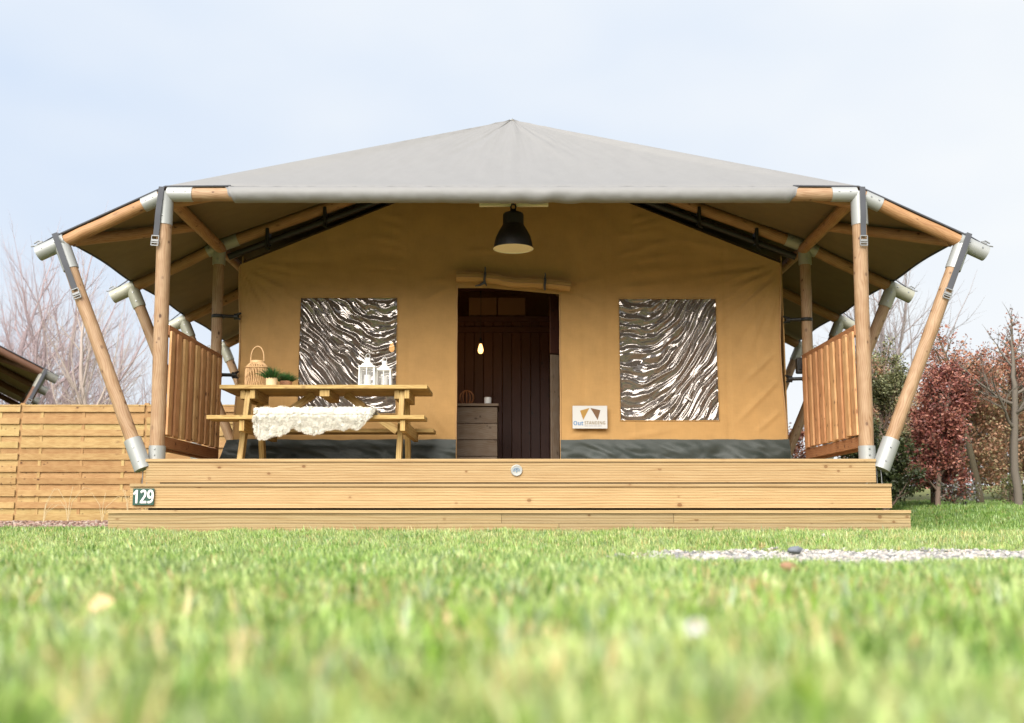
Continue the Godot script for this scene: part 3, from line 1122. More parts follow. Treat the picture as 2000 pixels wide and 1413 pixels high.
func build_interior() -> void:
	var pw := thing("plank_partition", "dark red-brown plank wall with a pale panel inside the tent doorway", "partition wall", V(-0.2, DECK, 13.0))
	for i in 21:
		var x := -1.9 + i * 0.115
		if x > 0.46: break
		var b := mb()
		b.box(at(V(x, DECK + 0.97, 13.0)), Vector3(0.111, 1.93, 0.022), 0.004, 1)
		put("plank", b, M.dark_plank[i % 3], pw)
	for y in [2.63, 3.02, 2.5]:
		var b := mb()
		bar(b, V(-1.95, y, 12.98), V(0.52, y, 12.98), 0.05, 0.07)
		put("cross_beam", b, M.dark_plank[1], pw)
	var up := mb()
	bar(up, V(0.50, DECK, 12.98), V(0.50, 3.4, 12.98), 0.06, 0.08, Vector3.RIGHT)
	put("door_post", up, M.dark_plank[0], pw)
	for k in 2:
		var b := mb()
		b.box(at(V(-0.36 + 0.355 * k, 2.78, 13.0)), Vector3(0.34, 0.25, 0.012), 0.003)
		put("transom_panel", b, mat(0.13, 0.075, 0.038, 0.8), pw)
	for k in 10:
		var b := mb()
		b.box(at(V(0.62 + k * 0.24, DECK + 1.05, 13.9)), Vector3(0.235, 2.1, 0.02), 0.003, 1)
		put("plank", b, M.dark_plank[k % 3], pw)
	# counter
	var c := thing("kitchen_counter", "grey plank kitchen counter standing inside the tent doorway", "counter", V(-0.4, DECK, 11.75))
	for k in 4:
		var b := mb()
		b.box(at(V(-0.41, DECK + 0.095 + 0.178 * k, 11.61)), Vector3(0.50, 0.172, 0.02), 0.003)
		put("plank", b, M.grey_plank[k % 2], c)
		b = mb()
		b.box(at(V(-0.168, DECK + 0.095 + 0.178 * k, 11.87)), Vector3(0.02, 0.172, 0.49), 0.003, 2)
		put("plank", b, M.grey_plank[(k + 1) % 2], c)
	var tb := mb()
	tb.box(at(V(-0.41, DECK + 0.742, 11.86)), Vector3(0.53, 0.03, 0.54), 0.004)
	put("counter_top", tb, M.grey_plank[0], c)
	# things on the counter
	var y := DECK + 0.757
	var jar := thing("glass_jar", "small white jar on the counter inside the doorway", "jar", V(-0.265, y, 11.7))
	var j := mb()
	j.lathe([Vector2(0, 0), Vector2(0.036, 0.0), Vector2(0.04, 0.006), Vector2(0.04, 0.07), Vector2(0.034, 0.078), Vector2(0.03, 0.074), Vector2(0.03, 0.01)], 16, V(-0.265, y, 11.7))
	put("body", j, M.white, jar)
	j = mb()
	j.lathe([Vector2(0, 0.06), Vector2(0.033, 0.06)], 16, V(-0.265, y, 11.7))
	put("filling", j, M.inside, jar)
	var bk := thing("wire_bowl", "dark round wire ornament on the counter inside the doorway", "wire ornament", V(-0.50, y, 11.8))
	var w := mb()
	for k in 6:
		var ring := []
		for q in 21:
			var a := TAU * q / 20.0
			var ph := PI * k / 6.0
			ring.append(V(-0.50, y + 0.085, 11.8) + Vector3(cos(a) * cos(ph), sin(a), cos(a) * sin(ph)) * 0.08)
		w.tube(ring, [0.004], 5, false)
	put("wires", w, M.rail, bk)
	# door leaf seen edge-on at the other side
	var dl := thing("inner_door_board", "narrow grey-brown board standing at the other jamb of the doorway", "board", V(0.44, DECK, 11.25))
	var db := mb()
	db.box(Transform3D(Basis(Vector3.UP, 0.5), V(0.45, DECK + 0.62, 11.25)), Vector3(0.10, 1.23, 0.02), 0.003, 1)
	put("lower_board", db, M.grey_plank[1], dl)
	db = mb()
	db.box(Transform3D(Basis(Vector3.UP, 0.5), V(0.45, DECK + 1.56, 11.255)), Vector3(0.11, 0.62, 0.018), 0.003, 1)
	put("upper_board", db, M.dark_plank[2], dl)
	for k in 2:
		var bx := -0.355 if k == 0 else -1.36
		var by := 2.10 if k == 0 else 2.12
		var pb := thing("pendant_bulb", "lit bare bulb hanging %s" % ("in the open doorway" if k == 0 else "behind the window film above the white lanterns"), "light bulb", V(bx, by, 12.0), "bare bulbs inside the tent")
		var cd := mb()
		cd.tube([V(bx, by + 0.06, 12.0), V(bx, 3.3, 12.0)], [0.004], 6)
		put("cord", cd, M.black, pb)
		var so := mb()
		so.lathe([Vector2(0.0, 0.13), Vector2(0.016, 0.125), Vector2(0.018, 0.07), Vector2(0.014, 0.06)], 12, V(bx, by, 12.0))
		put("socket", so, M.black, pb)
		var gb := mb()
		gb.lathe([Vector2(0.0, -0.052), Vector2(0.014, -0.049), Vector2(0.026, -0.036), Vector2(0.031, -0.016), Vector2(0.028, 0.008), Vector2(0.019, 0.036), Vector2(0.013, 0.062)], 18, V(bx, by, 12.0))
		put("bulb", gb, M.bulb, pb)
		var l := OmniLight3D.new()
		l.name = "bulb_light"
		l.position = Vector3(0, -0.01, 0)
		l.light_color = Color(1.0, 0.72, 0.42)
		l.light_energy = 0.02
		l.light_size = 0.03
		l.omni_range = 8.0
		l.omni_attenuation = 2.0
		l.shadow_enabled = true
		pb.add_child(l)

# ---------- fence ----------

func build_fence() -> void:
	var slats := []
	for k in 6:
		var m := mb()
		m.box(Transform3D(), Vector3(1.77, 0.092, 0.016), 0.004, 0)
		slats.append(m.mesh())
	var bat := mb()
	bat.box(Transform3D(), Vector3(0.045, 1.66, 0.012), 0.003, 1)
	var batten := bat.mesh()
	var po := mb()
	po.box(Transform3D(), Vector3(0.07, 1.72, 0.07), 0.006, 1)
	var post := po.mesh()
	var names := ["far left, under the neighbouring tent's eave", "behind the slanted pole and the house number", "behind the side railing and the picnic table", "hidden mostly by the tent, behind its mud flap"]
	for p in 4:
		var x0 := -8.9 + p * 1.80
		var d := 15.5
		var y := 0.175
		var t := thing("fence_panel", "yellow pine lapped fence panel %s" % names[p], "fence panel", V(x0 + 0.9, y, d), "lapped fence panels")
		for r in 19:
			var back := r % 2 == 1
			piece("slat", slats[rng.randi() % 6], M.fence[rng.randi() % 4], t, V(x0 + 0.9 + rng.randf_range(-0.006, 0.006), y + 0.055 + r * 0.0865, d + (0.016 if back else -0.008)), Basis(Vector3.BACK, rng.randf_range(-0.003, 0.003)) * Basis(Vector3.RIGHT, rng.randf_range(-0.12, 0.12) + (PI if rng.randf() < 0.5 else 0.0)))
		for k in 3:
			piece("batten", batten, M.fence[k], t, V(x0 + 0.30 + 0.6 * k, y + 0.83, d + 0.004 + (0.0 if k % 2 == 0 else 0.001)))
		piece("fence_post", post, M.fence[1], t, V(x0, y + 0.84, d + 0.045))
		var cb := mb()
		cb.box(at(V(x0 + 0.9, y + 1.662, d + 0.008)), Vector3(1.78, 0.024, 0.055), 0.004, 0)
		put("cap_board", cb, M.fence[0], t)

# ---------- picnic table and what stands on it ----------

func build_table() -> void:
	var t := thing("picnic_table", "pale pine picnic table with attached benches on the deck", "picnic table", V(-1.7, DECK, 9.95))
	var x0 := -2.65
	var x1 := -0.766
	for i in 4:
		var b := mb()
		b.box(at(V((x0 + x1) * 0.5 + rng.randf_range(-0.004, 0.004), 1.377, 9.65 + 0.075 + i * 0.156)), Vector3(x1 - x0, 0.036, 0.150), 0.004, 0)
		put("table_plank", b, M.table[i], t)
	for f in 2:
		for i in 2:
			var b := mb()
			b.box(at(V((x0 + x1) * 0.5 + 0.004 * i, (1.068 if f == 0 else 1.045), (9.30 if f == 0 else 10.42) + 0.066 + i * 0.14)), Vector3(x1 - x0 + 0.012, 0.036, 0.132), 0.004, 0)
			put("bench_plank", b, M.table[(i + f * 2) % 4], t)
	for x in [-2.40, -1.0]:
		for s in [-1, 1]:
			var b := mb()
			bar(b, V(x, 1.355, 9.96 + 0.20 * s), V(x, DECK + 0.002, 9.96 + 0.44 * s), 0.09, 0.048, Vector3.RIGHT)
			# the leg is wide across its slope
			put("leg", b, M.table[1 + (s + 1) / 2], t)
		var c := mb()
		bar(c, V(x + 0.047, 1.00, 9.33), V(x + 0.047, 1.00, 10.66), 0.045, 0.10)
		put("bench_bearer", c, M.table[2], t)
		c = mb()
		bar(c, V(x + 0.047, 1.315, 9.68), V(x + 0.047, 1.315, 10.24), 0.045, 0.085)
		put("top_bearer", c, M.table[0], t)
		c = mb()
		bar(c, V(x - 0.047, 1.315, 9.70), V(x - 0.047, 1.315, 10.22), 0.045, 0.085)
		put("top_bearer", c, M.table[1], t)
		var inward := 0.55 if x < -1.7 else -0.55
		c = mb()
		bar(c, V(x + inward * 0.12, 1.0, 9.97), V(x + inward, 1.345, 9.97), 0.045, 0.07)
		put("brace", c, M.table[3], t)
	var mid := mb()
	bar(mid, V(-1.70, 1.325, 9.68), V(-1.70, 1.325, 10.24), 0.09, 0.065)
	put("top_bearer", mid, M.table[0], t)
	build_sheepskin()
	var top := 1.396
	# rattan lantern
	var c := V(-2.385, top, 9.95)
	var rt := thing("rattan_lantern", "openwork rattan lantern with a tall looped handle on the picnic table", "lantern", c)
	var prof := [Vector2(0.105, 0.0), Vector2(0.106, 0.05), Vector2(0.106, 0.17), Vector2(0.10, 0.205), Vector2(0.062, 0.245)]
	var b2 := mb()
	for y in [0.005, 0.195]:
		var ring := []
		for k in 25:
			ring.append(c + Vector3(cos(TAU * k / 24) * 0.106, y, sin(TAU * k / 24) * 0.106))
		b2.tube(ring, [0.006], 6, false)
	put("hoop", b2, M.rattan, rt)
	b2 = mb()
	b2.lathe([Vector2(0.066, 0.238), Vector2(0.066, 0.262), Vector2(0.056, 0.262), Vector2(0.056, 0.238)], 24, c)
	put("neck", b2, M.rattan, rt)
	b2 = mb()
	b2.lathe([Vector2(0.0, 0.004), Vector2(0.103, 0.004)], 24, c)
	put("bottom", b2, M.rattan, rt)
	for k in 30:
		var a := TAU * k / 30.0
		for dirn in 2:
			var path := []
			for q in 9:
				var s := q / 8.0
				var y := s * 0.245
				var r := 0.105
				for z in prof.size() - 1:
					if y >= prof[z].y: r = lerpf(prof[z].x, prof[z + 1].x, clampf((y - prof[z].y) / (prof[z + 1].y - prof[z].y), 0, 1))
				var aa := a + (0.35 if dirn == 0 else -0.12) * s + 0.05 * sin(s * 9.0 + k)
				path.append(c + Vector3(cos(aa) * r, y, sin(aa) * r))
			var cane := mb()
			cane.tube(path, [0.0032], 5, false)
			put("cane", cane, M.rattan, rt)
	var hd := mb()
	var arc := []
	for q in 21:
		var a := PI * q / 20.0
		arc.append(c + Vector3(cos(a) * 0.062, 0.25 + 0.15 * pow(sin(a), 0.7), 0.0))
	hd.tube(arc, [0.0055], 8)
	put("handle", hd, M.rattan, rt)
	# two potted grasses
	for k in 2:
		var pc := V(-2.215, top, 9.82) if k == 0 else V(-2.13, top, 10.04)
		var pt := thing("potted_grass", "dark green artificial grass in a pale pot beside the rattan lantern" if k == 0 else "second grass pot, reddish brown, tucked behind the pale one", "potted plant", pc, "potted grasses on the table")
		var pp := mb()
		var r := 0.056 if k == 0 else 0.06
		pp.lathe([Vector2(0, 0.002), Vector2(r * 0.88, 0.002), Vector2(r * 0.9, 0.008), Vector2(r, 0.082), Vector2(r - 0.006, 0.082), Vector2(r - 0.01, 0.05), Vector2(0, 0.06)], 22, pc)
		put("pot", pp, mat(0.74, 0.56, 0.34, 0.7) if k == 0 else mat(0.42, 0.2, 0.11, 0.7), pt)
		var gr := mb()
		for i in 230:
			var a := rng.randf() * TAU
			var lean := pow(rng.randf(), 0.6)
			var l := rng.randf_range(0.09, 0.135)
			var root := pc + Vector3(cos(a), 0, sin(a)) * lean * 0.04 + Vector3.UP * 0.065
			var tip := root + Vector3(cos(a) * lean * 1.0, 1.0 - 0.62 * lean * lean, sin(a) * lean * 1.0).normalized() * l * (1.0 if k == 0 else 0.85)
			var g := rng.randf()
			gr.tint = Color(0.012 + 0.035 * g * g, 0.05 + 0.12 * g * g, 0.008 + 0.015 * g)
			var mid2 := root.lerp(tip, 0.55) + Vector3.UP * 0.015
			gr.twig(PackedVector3Array([root, mid2, tip]), 0.003, 0.0008, 3)
		flag(put("grass_blades", gr, M.tint, pt), "stuff")
	# two white lanterns
	for k in 2:
		var lc := V(-1.335, top, 9.84) if k == 0 else V(-1.19, top, 9.93)
		var sc := 1.0 if k == 0 else 0.9
		white_lantern(lc, sc, "white metal lantern, the taller of the pair on the table" if k == 0 else "white metal lantern, shorter one of the pair, beside the taller")

func white_lantern(c: Vector3, k: float, label: String) -> void:
	var t := thing("white_lantern", label, "lantern", c, "white metal lanterns on the table")
	var w := 0.068 * k
	var h := 0.17 * k
	for s in [[-1, -1], [1, -1], [1, 1], [-1, 1]]:
		var b := mb()
		b.box(at(c + Vector3(s[0] * w, h * 0.5 + 0.012, s[1] * w)), Vector3(0.013, h, 0.013), 0.002)
		put("post", b, M.white, t)
	for y in [0.008, h + 0.014]:
		var b := mb()
		b.box(at(c + Vector3(0, y, 0)), Vector3(w * 2.0 + 0.022, 0.015, w * 2.0 + 0.022), 0.003)
		put("base" if y < 0.1 else "rim", b, M.white, t)
	for s in 4:
		var b := mb()
		var turn := Basis(Vector3.UP, s * PI / 2)
		b.box(Transform3D(turn, c + turn * Vector3(0, h * 0.5 + 0.01, w) ), Vector3(w * 1.86, h - 0.01, 0.002), 0.0005)
		put("pane", b, M.glass, t)
		b = mb()
		b.box(Transform3D(turn, c + turn * Vector3(0, h * 0.5 + 0.01, w + 0.003)), Vector3(0.008, h - 0.012, 0.006), 0.001)
		put("bar", b, M.white, t)
	var r := mb()
	r.lathe([Vector2(w * 1.25, h + 0.02), Vector2(w * 0.95, h + 0.045), Vector2(w * 0.5, h + 0.06), Vector2(w * 0.46, h + 0.085), Vector2(w * 0.62, h + 0.092), Vector2(w * 0.3, h + 0.105), Vector2(0, h + 0.108)], 4, c)
	for i in r.v.size():
		r.v[i] = c + Basis(Vector3.UP, PI / 4) * (r.v[i] - c)
		r.n[i] = Basis(Vector3.UP, PI / 4) * r.n[i]
	put("roof", r, M.white, t)
	var ring := mb()
	var path := []
	for q in 17:
		var a := TAU * q / 16.0
		path.append(c + Vector3(cos(a) * 0.02, h + 0.122 + sin(a) * 0.02, 0))
	ring.tube(path, [0.0025], 5, false)
	put("ring", ring, M.white, t)
	var cd := mb()
	cd.lathe([Vector2(0, 0.016), Vector2(0.032, 0.016), Vector2(0.032, 0.112), Vector2(0.028, 0.115), Vector2(0, 0.11)], 16, c)
	put("candle", cd, M.white, t)

func skin_point(u: float, v: float) -> Vector3:
	# u along the bench, v from the back edge over the seat and down the front
	var x := lerpf(-2.225, -1.2, u)
	var back := 0.05 + 0.03 * noise.get_noise_1d(u * 5.0)
	var drop := 0.275 - 0.05 * smoothstep(0.12, 0.3, u) * smoothstep(0.75, 0.2, u) * sin(u * 23.0) - 0.06 * smoothstep(0.1, 0.2, u)
	drop += 0.035 * noise.get_noise_1d(u * 7.0 + 3.0)
	drop *= lerpf(1.0, 0.86, smoothstep(0.5, 0.78, u)) * smoothstep(1.08, 0.86, u) * smoothstep(-0.06, 0.05, u)
	var seat := 0.28
	var total := seat - back + drop
	var s := v * total
	var r := 0.045
	var thick := 0.035
	thick += 0.012 + 0.009 * noise.get_noise_2d(u * 14.0, v * 5.0) + 0.003 * noise.get_noise_2d(u * 50.0, v * 18.0)
	if s < seat - back:
		return V(x, 1.09 + thick * smoothstep(0.0, 0.06, s), 9.30 + seat - back - s + 0.01)
	s -= seat - back
	if s < 0.07:
		var a := s / 0.07 * PI * 0.5
		return V(x, 1.09 + thick - (1.0 - cos(a)) * r, 9.31 - sin(a) * r)
	return V(x + (0.5 - u) * 0.0, 1.09 + 0.035 - r - (s - 0.07), 9.31 - r + 0.035 - thick + 0.018 * smoothstep(0.0, 0.2, s))

func build_sheepskin() -> void:
	var t := thing("sheepskin", "creamy white sheepskin draped over the front bench", "sheepskin", V(-1.7, 1.09, 9.35))
	var rows := []
	var uvs := []
	for j in 25:
		var row := []
		var uv := []
		for i in 61:
			row.append(skin_point(i / 60.0, j / 24.0))
			uv.append(Vector2(i / 60.0, j / 24.0))
		rows.append(row)
		uvs.append(uv)
	var b := mb(false)
	b.sheet(rows, uvs)
	for i in b.n.size():
		if b.n[i].z + b.n[i].y < 0: b.n[i] = -b.n[i]
	put("hide", b, M.wool, t)
	# curls of wool
	var f := mb(false)
	for i in 42000:
		var u := rng.randf()
		var v := pow(rng.randf(), 0.85)
		var p := skin_point(u, v)
		var e := skin_point(u, minf(v + 0.02, 1.0))
		var g := skin_point(minf(u + 0.02, 1.0), v)
		var nn := (e - p).cross(g - p)
		if v > 0.98: nn = Vector3(0, -0.4, 1)
		if nn.z + nn.y < 0: nn = -nn
		nn = nn.normalized() if nn.length_squared() > 0 else Vector3(0, 0, 1)
		if u > 0.97: nn = (nn + Vector3.RIGHT).normalized()
		if u < 0.03: nn = (nn + Vector3.LEFT).normalized()
		var clump := noise.get_noise_3d(p.x * 16.0, p.y * 16.0, p.z * 16.0)
		var swirl := Vector3(noise.get_noise_2d(p.x * 22.0, p.y * 22.0), -0.5 + noise.get_noise_2d(p.x * 22.0 + 50.0, p.y * 22.0), 0.0)
		var l := 0.021 + 0.004 * clump
		var rr := Vector3(rng.randf_range(-1, 1), rng.randf_range(-1, 1), rng.randf_range(-1, 1)) * 0.35
		var m1 := p + (nn + rr * 0.5) * l * 0.6
		var m2 := m1 + (nn * 0.4 + swirl * 0.6 + Vector3(0, -0.3, 0) + rr * 0.7).normalized() * l * 0.7
		var dirt := 1.0 - 0.06 * maxf(0.0, clump)
		f.tint = Color(dirt, dirt * 0.99, dirt * 0.95)
		var first := f.n.size()
		f.twig(PackedVector3Array([p - nn * 0.003, m1, m2]), 0.0017, 0.0007, 3)
		for q in range(first, f.n.size()):
			f.n[q] = (f.n[q] * 0.3 + nn).normalized()
	var wm: StandardMaterial3D = M.wool.duplicate()
	wm.vertex_color_use_as_albedo = true
	flag(put("wool", f, wm, t), "stuff")

# ---------- lamp and signs ----------

func build_lamp() -> void:
	var c := V(0.012, 2.70, 9.8)
	var t := thing("pendant_lamp", "black bell-shaped industrial pendant lamp hanging above the tent doorway", "lamp", c)
	var b := mb()
	b.lathe([Vector2(0.186, 0.0), Vector2(0.184, 0.012), Vector2(0.176, 0.06), Vector2(0.162, 0.11), Vector2(0.136, 0.165), Vector2(0.106, 0.215), Vector2(0.096, 0.235)], 40, c)
	put("shade", b, M.black, t)
	b = mb()
	b.lathe([Vector2(0.098, 0.228), Vector2(0.098, 0.32), Vector2(0.092, 0.338), Vector2(0.05, 0.352), Vector2(0.03, 0.356), Vector2(0.03, 0.378), Vector2(0.0, 0.38)], 32, c)
	put("housing", b, M.black, t)
	b = mb()
	b.lathe([Vector2(0.19, -0.002), Vector2(0.181, 0.003), Vector2(0.172, 0.06), Vector2(0.158, 0.105), Vector2(0.13, 0.16), Vector2(0.09, 0.2), Vector2(0, 0.205)], 40, c)
	put("reflector", b, M.cream, t)
	b = mb()
	b.lathe([Vector2(0.19, -0.003), Vector2(0.192, 0.002), Vector2(0.188, 0.006)], 40, c)
	put("rim", b, M.black, t)
	b = mb()
	b.lathe([Vector2(0.0, 0.004), Vector2(0.12, 0.005), Vector2(0.182, 0.008)], 40, c)
	put("diffuser", b, M.cream, t)
	b = mb()
	var loop := []
	for q in 17:
		var a := TAU * q / 16.0
		loop.append(c + Vector3(cos(a) * 0.024, 0.402 + sin(a) * 0.028, 0))
	b.tube(loop, [0.008], 7, false)
	b.tube([c + Vector3(0, 0.42, 0), c + Vector3(0, 0.85, 0)], [0.007], 7)
	put("hanger", b, M.black, t)
	for s in [[-0.32, -0.022], [0.028, 0.33]]:
		b = mb()
		bar(b, c + Vector3(s[0], 0.428, 0), c + Vector3(s[1], 0.430, 0), 0.05, 0.04)
		put("crossbar", b, M.cream, t)

func lettering(text: String, height: float, depth: float, family: String, weight := 700) -> TextMesh:
	var tm := TextMesh.new()
	var f := SystemFont.new()
	f.font_names = PackedStringArray([family])
	f.font_weight = weight
	tm.font = f
	tm.text = text
	tm.font_size = 64
	tm.pixel_size = height / 46.0
	tm.depth = depth
	return tm

func flat(b: MB, pts: Array, origin: Vector3, thick: float) -> void:
	var q := []
	for p in pts:
		q.append(b.vert(origin + Vector3(p.x, p.y, thick), Vector3.BACK, Vector2(p.x, p.y)))
	for i in pts.size() - 2:
		b.tri(q[0], q[i + 1], q[i + 2])

func build_signs() -> void:
	# number plate on the middle step
	var c := V(-2.903, 0.362, 8.53)
	var t := thing("number_plate", "dark green plate with white number 129 on the middle step", "house number", c)
	var b := mb()
	b.box(at(c), Vector3(0.168, 0.132, 0.008), 0.003)
	put("plate", b, mat(0.012, 0.06, 0.045, 0.35), t)
	var tm := lettering("129", 0.104, 0.004, "Droid Sans")
	piece("digits", tm, M.white, t, c + Vector3(0, 0.0, 0.0055), Basis.from_scale(Vector3(0.72, 1.0, 1.0)))
	# round badge on the top riser
	c = V(0.038, 0.588, 8.913)
	t = thing("round_badge", "round pale badge with a blue arch screwed on the top riser", "badge", c)
	b = mb()
	b.lathe([Vector2(0.0, 0.0), Vector2(0.046, 0.0), Vector2(0.048, 0.003), Vector2(0.047, 0.008), Vector2(0.04, 0.009), Vector2(0.038, 0.006), Vector2(0.0, 0.006)], 32, Vector3.ZERO)
	var up := Basis(Vector3.RIGHT, PI / 2)
	piece("disc", b.mesh(), mat(0.32, 0.33, 0.32, 0.4, 0.2), t, c, up)
	b = mb()
	for r in [0.028, 0.018]:
		var arc := []
		for q in 13:
			var a := PI * q / 12.0
			arc.append(c + Vector3(cos(a) * r, sin(a) * r - 0.008, 0.008))
		b.tube(arc, [0.003], 5)
	b.tube([c + Vector3(0, -0.012, 0.008), c + Vector3(0, 0.004, 0.008)], [0.007, 0.004], 6)
	put("emblem", b, mat(0.14, 0.22, 0.32, 0.4), t)
	# printed board on the canvas
	c = V(0.786, 1.212, 10.80)
	t = thing("company_sign", "white printed board with a gold and brown tent emblem beside the doorway", "sign", c)
	b = mb()
	b.box(at(c), Vector3(0.352, 0.232, 0.008), 0.003)
	put("board", b, mat(0.5, 0.5, 0.49, 0.5), t)
	var front := c + Vector3(0, 0, 0.0045)
	b = mb()
	flat(b, [Vector2(-0.005, 0.093), Vector2(-0.10, 0.066), Vector2(-0.068, -0.028), Vector2(-0.005, 0.093)], front, 0.001)
	put("gold_panel", b, mat(0.33, 0.18, 0.025, 0.6), t)
	b = mb()
	flat(b, [Vector2(0.006, 0.093), Vector2(0.106, 0.07), Vector2(0.077, -0.03), Vector2(0.006, 0.093)], front, 0.001)
	put("brown_panel", b, mat(0.13, 0.06, 0.018, 0.6), t)
	piece("lettering", lettering("Out", 0.042, 0.001, "Droid Sans", 700), mat(0.06, 0.17, 0.36, 0.6), t, front + Vector3(-0.118, -0.062, 0.001))
	piece("lettering", lettering("STANDING", 0.032, 0.001, "Droid Sans", 600), mat(0.24, 0.19, 0.12, 0.6), t, front + Vector3(0.05, -0.058, 0.001), Basis.from_scale(Vector3(0.94, 1, 1)))
	b = mb()
	for k in 4:
		bar(b, front + Vector3(-0.055 + k * 0.045, -0.088, 0.001), front + Vector3(-0.018 + k * 0.045, -0.088, 0.001), 0.001, 0.006)
	put("tagline", b, mat(0.3, 0.3, 0.33, 0.6), t)

# ---------- plants ----------

# a branching plant: limbs go to "wood", ends of twigs are collected in tips
func grow(b: MB, p: Vector3, dir: Vector3, length: float, r: float, level: int, o: Dictionary, tips: Array) -> void:
	var segs := 5 if level == 0 else (4 if level < 3 else 3)
	var path := PackedVector3Array([p])
	var dirs := [dir]
	var q := p
	var dd := dir
	for i in segs:
		dd = (dd + Vector3(rng.randf_range(-1, 1), rng.randf_range(-1, 1), rng.randf_range(-1, 1)) * o.wiggle + Vector3.UP * o.rise * (0.4 if level == 0 else 1.0)).normalized()
		q += dd * length / segs
		path.append(q)
		dirs.append(dd)
	var r1: float = r * (0.55 if level < o.levels else 0.35)
	var shade: float = rng.randf_range(0.85, 1.15)
	b.tint = Color(shade, shade, shade)
	b.twig(path, r, r1, 8 if level == 0 else (6 if level == 1 else (4 if level == 2 else 3)))
	if level >= o.levels:
		tips.append([path, dd])
		return
	var count: int = o.kids[mini(level, o.kids.size() - 1)]
	for k in count:
		var s := lerpf(o.bare if level == 0 else 0.25, 1.0, (k + rng.randf()) / count)
		var at_i := minf(s * segs, segs - 0.01)
		var i0 := int(at_i)
		var from := path[i0].lerp(path[i0 + 1], at_i - i0)
		var d0: Vector3 = dirs[i0 + 1]
		var a := TAU * (k * 0.382 + rng.randf() * 0.3)
		var side := d0.cross(Vector3(0.31, 0.2, 0.93)).normalized().rotated(d0, a)
		var spread: float = o.spread * rng.randf_range(0.7, 1.3)
		var nd := (d0 * cos(spread) + side * sin(spread)).normalized()
		grow(b, from, nd, length * o.shrink * rng.randf_range(0.7, 1.2) * (1.15 - 0.5 * s), lerpf(r, r1, s) * o.thin, level + 1, o, tips)
	if level > 0 or o.get("leader", true):
		grow(b, path[segs], dd, length * o.shrink, r1 * 0.9, level + 1, o, tips)

func leaves(called: String, parent: Node3D, tips: Array, per_tip: int, size: float, jitter: float, colors: Array) -> void:
	var b := mb(false)
	for tp in tips:
		var path: PackedVector3Array = tp[0]
		var clump: int = roundi(per_tip * clampf(1.0 + noise.get_noise_3d(path[0].x * 2.2, path[0].y * 2.2, path[0].z * 2.2) * 1.6, 0.1, 2.2))
		for k in clump:
			var s := rng.randf() * (path.size() - 1.001)
			var i0 := int(s)
			var p := path[i0].lerp(path[i0 + 1], s - i0) + Vector3(rng.randf_range(-1, 1), rng.randf_range(-1, 1), rng.randf_range(-1, 1)) * jitter
			var dir := Vector3(rng.randf_range(-1, 1), rng.randf_range(-0.9, 0.6), rng.randf_range(-1, 1)).normalized()
			var nrm := Vector3(rng.randf_range(-1, 1), rng.randf_range(-0.2, 1), rng.randf_range(-1, 1)).normalized()
			if absf(nrm.dot(dir)) > 0.95: nrm = nrm.cross(Vector3.UP).normalized()
			var ca: Color = colors[rng.randi() % colors.size()]
			var k2 := rng.randf_range(0.7, 1.3)
			b.tint = Color(ca.r * k2, ca.g * k2, ca.b * k2)
			b.leaf(p, dir, nrm, size * rng.randf_range(0.6, 1.2), size * rng.randf_range(0.4, 0.7))
	flag(put(called, b, M.leaf, parent), "stuff")

func tree(called: String, label: String, category: String, x: float, d: float, dir: Vector3, height: float, r: float, o: Dictionary, bark: Material, group := "") -> Array:
	rng.seed = hash(label)
	var root := V(x, ground_at(x, d) - 0.05, d)
	var t := thing(called, label, category, root, group)
	var m: StandardMaterial3D = bark
	m.vertex_color_use_as_albedo = true
	# trunk
	var b := mb()
	var path := PackedVector3Array()
	var p := root
	var dd := dir.normalized()
	path.append(p)
	for i in 6:
		dd = (dd + Vector3(rng.randf_range(-1, 1), 0.35, rng.randf_range(-1, 1)) * o.wiggle * 0.6).normalized()
		p += dd * height / 6.0
		path.append(p)
	b.twig(path, r, r * 0.6, 10)
	put("trunk", b, m, t)
	var w := mb()
	var tips := []
	var n: int = o.limbs
	for k in n:
		var s: float = lerpf(o.bare, 1.0, (k + rng.randf() * 0.6) / n) * 5.99
		var i0 := int(s)
		var from := path[i0].lerp(path[i0 + 1], s - i0)
		var a: float = TAU * (k * 0.382 + 0.1 * rng.randf())
		var nd := (Vector3(cos(a), 0, sin(a)) * sin(o.limb_angle) + Vector3.UP * cos(o.limb_angle)).normalized()
		grow(w, from, nd, o.limb * rng.randf_range(0.8, 1.15) * lerpf(1.1, 0.75, s / 6.0), r * lerpf(0.5, 0.36, s / 6.0), 1, o, tips)
	grow(w, path[6], dd, o.limb * 0.9, r * 0.58, 1, o, tips)
	put("branches", w, m, t)
	return [t, tips]

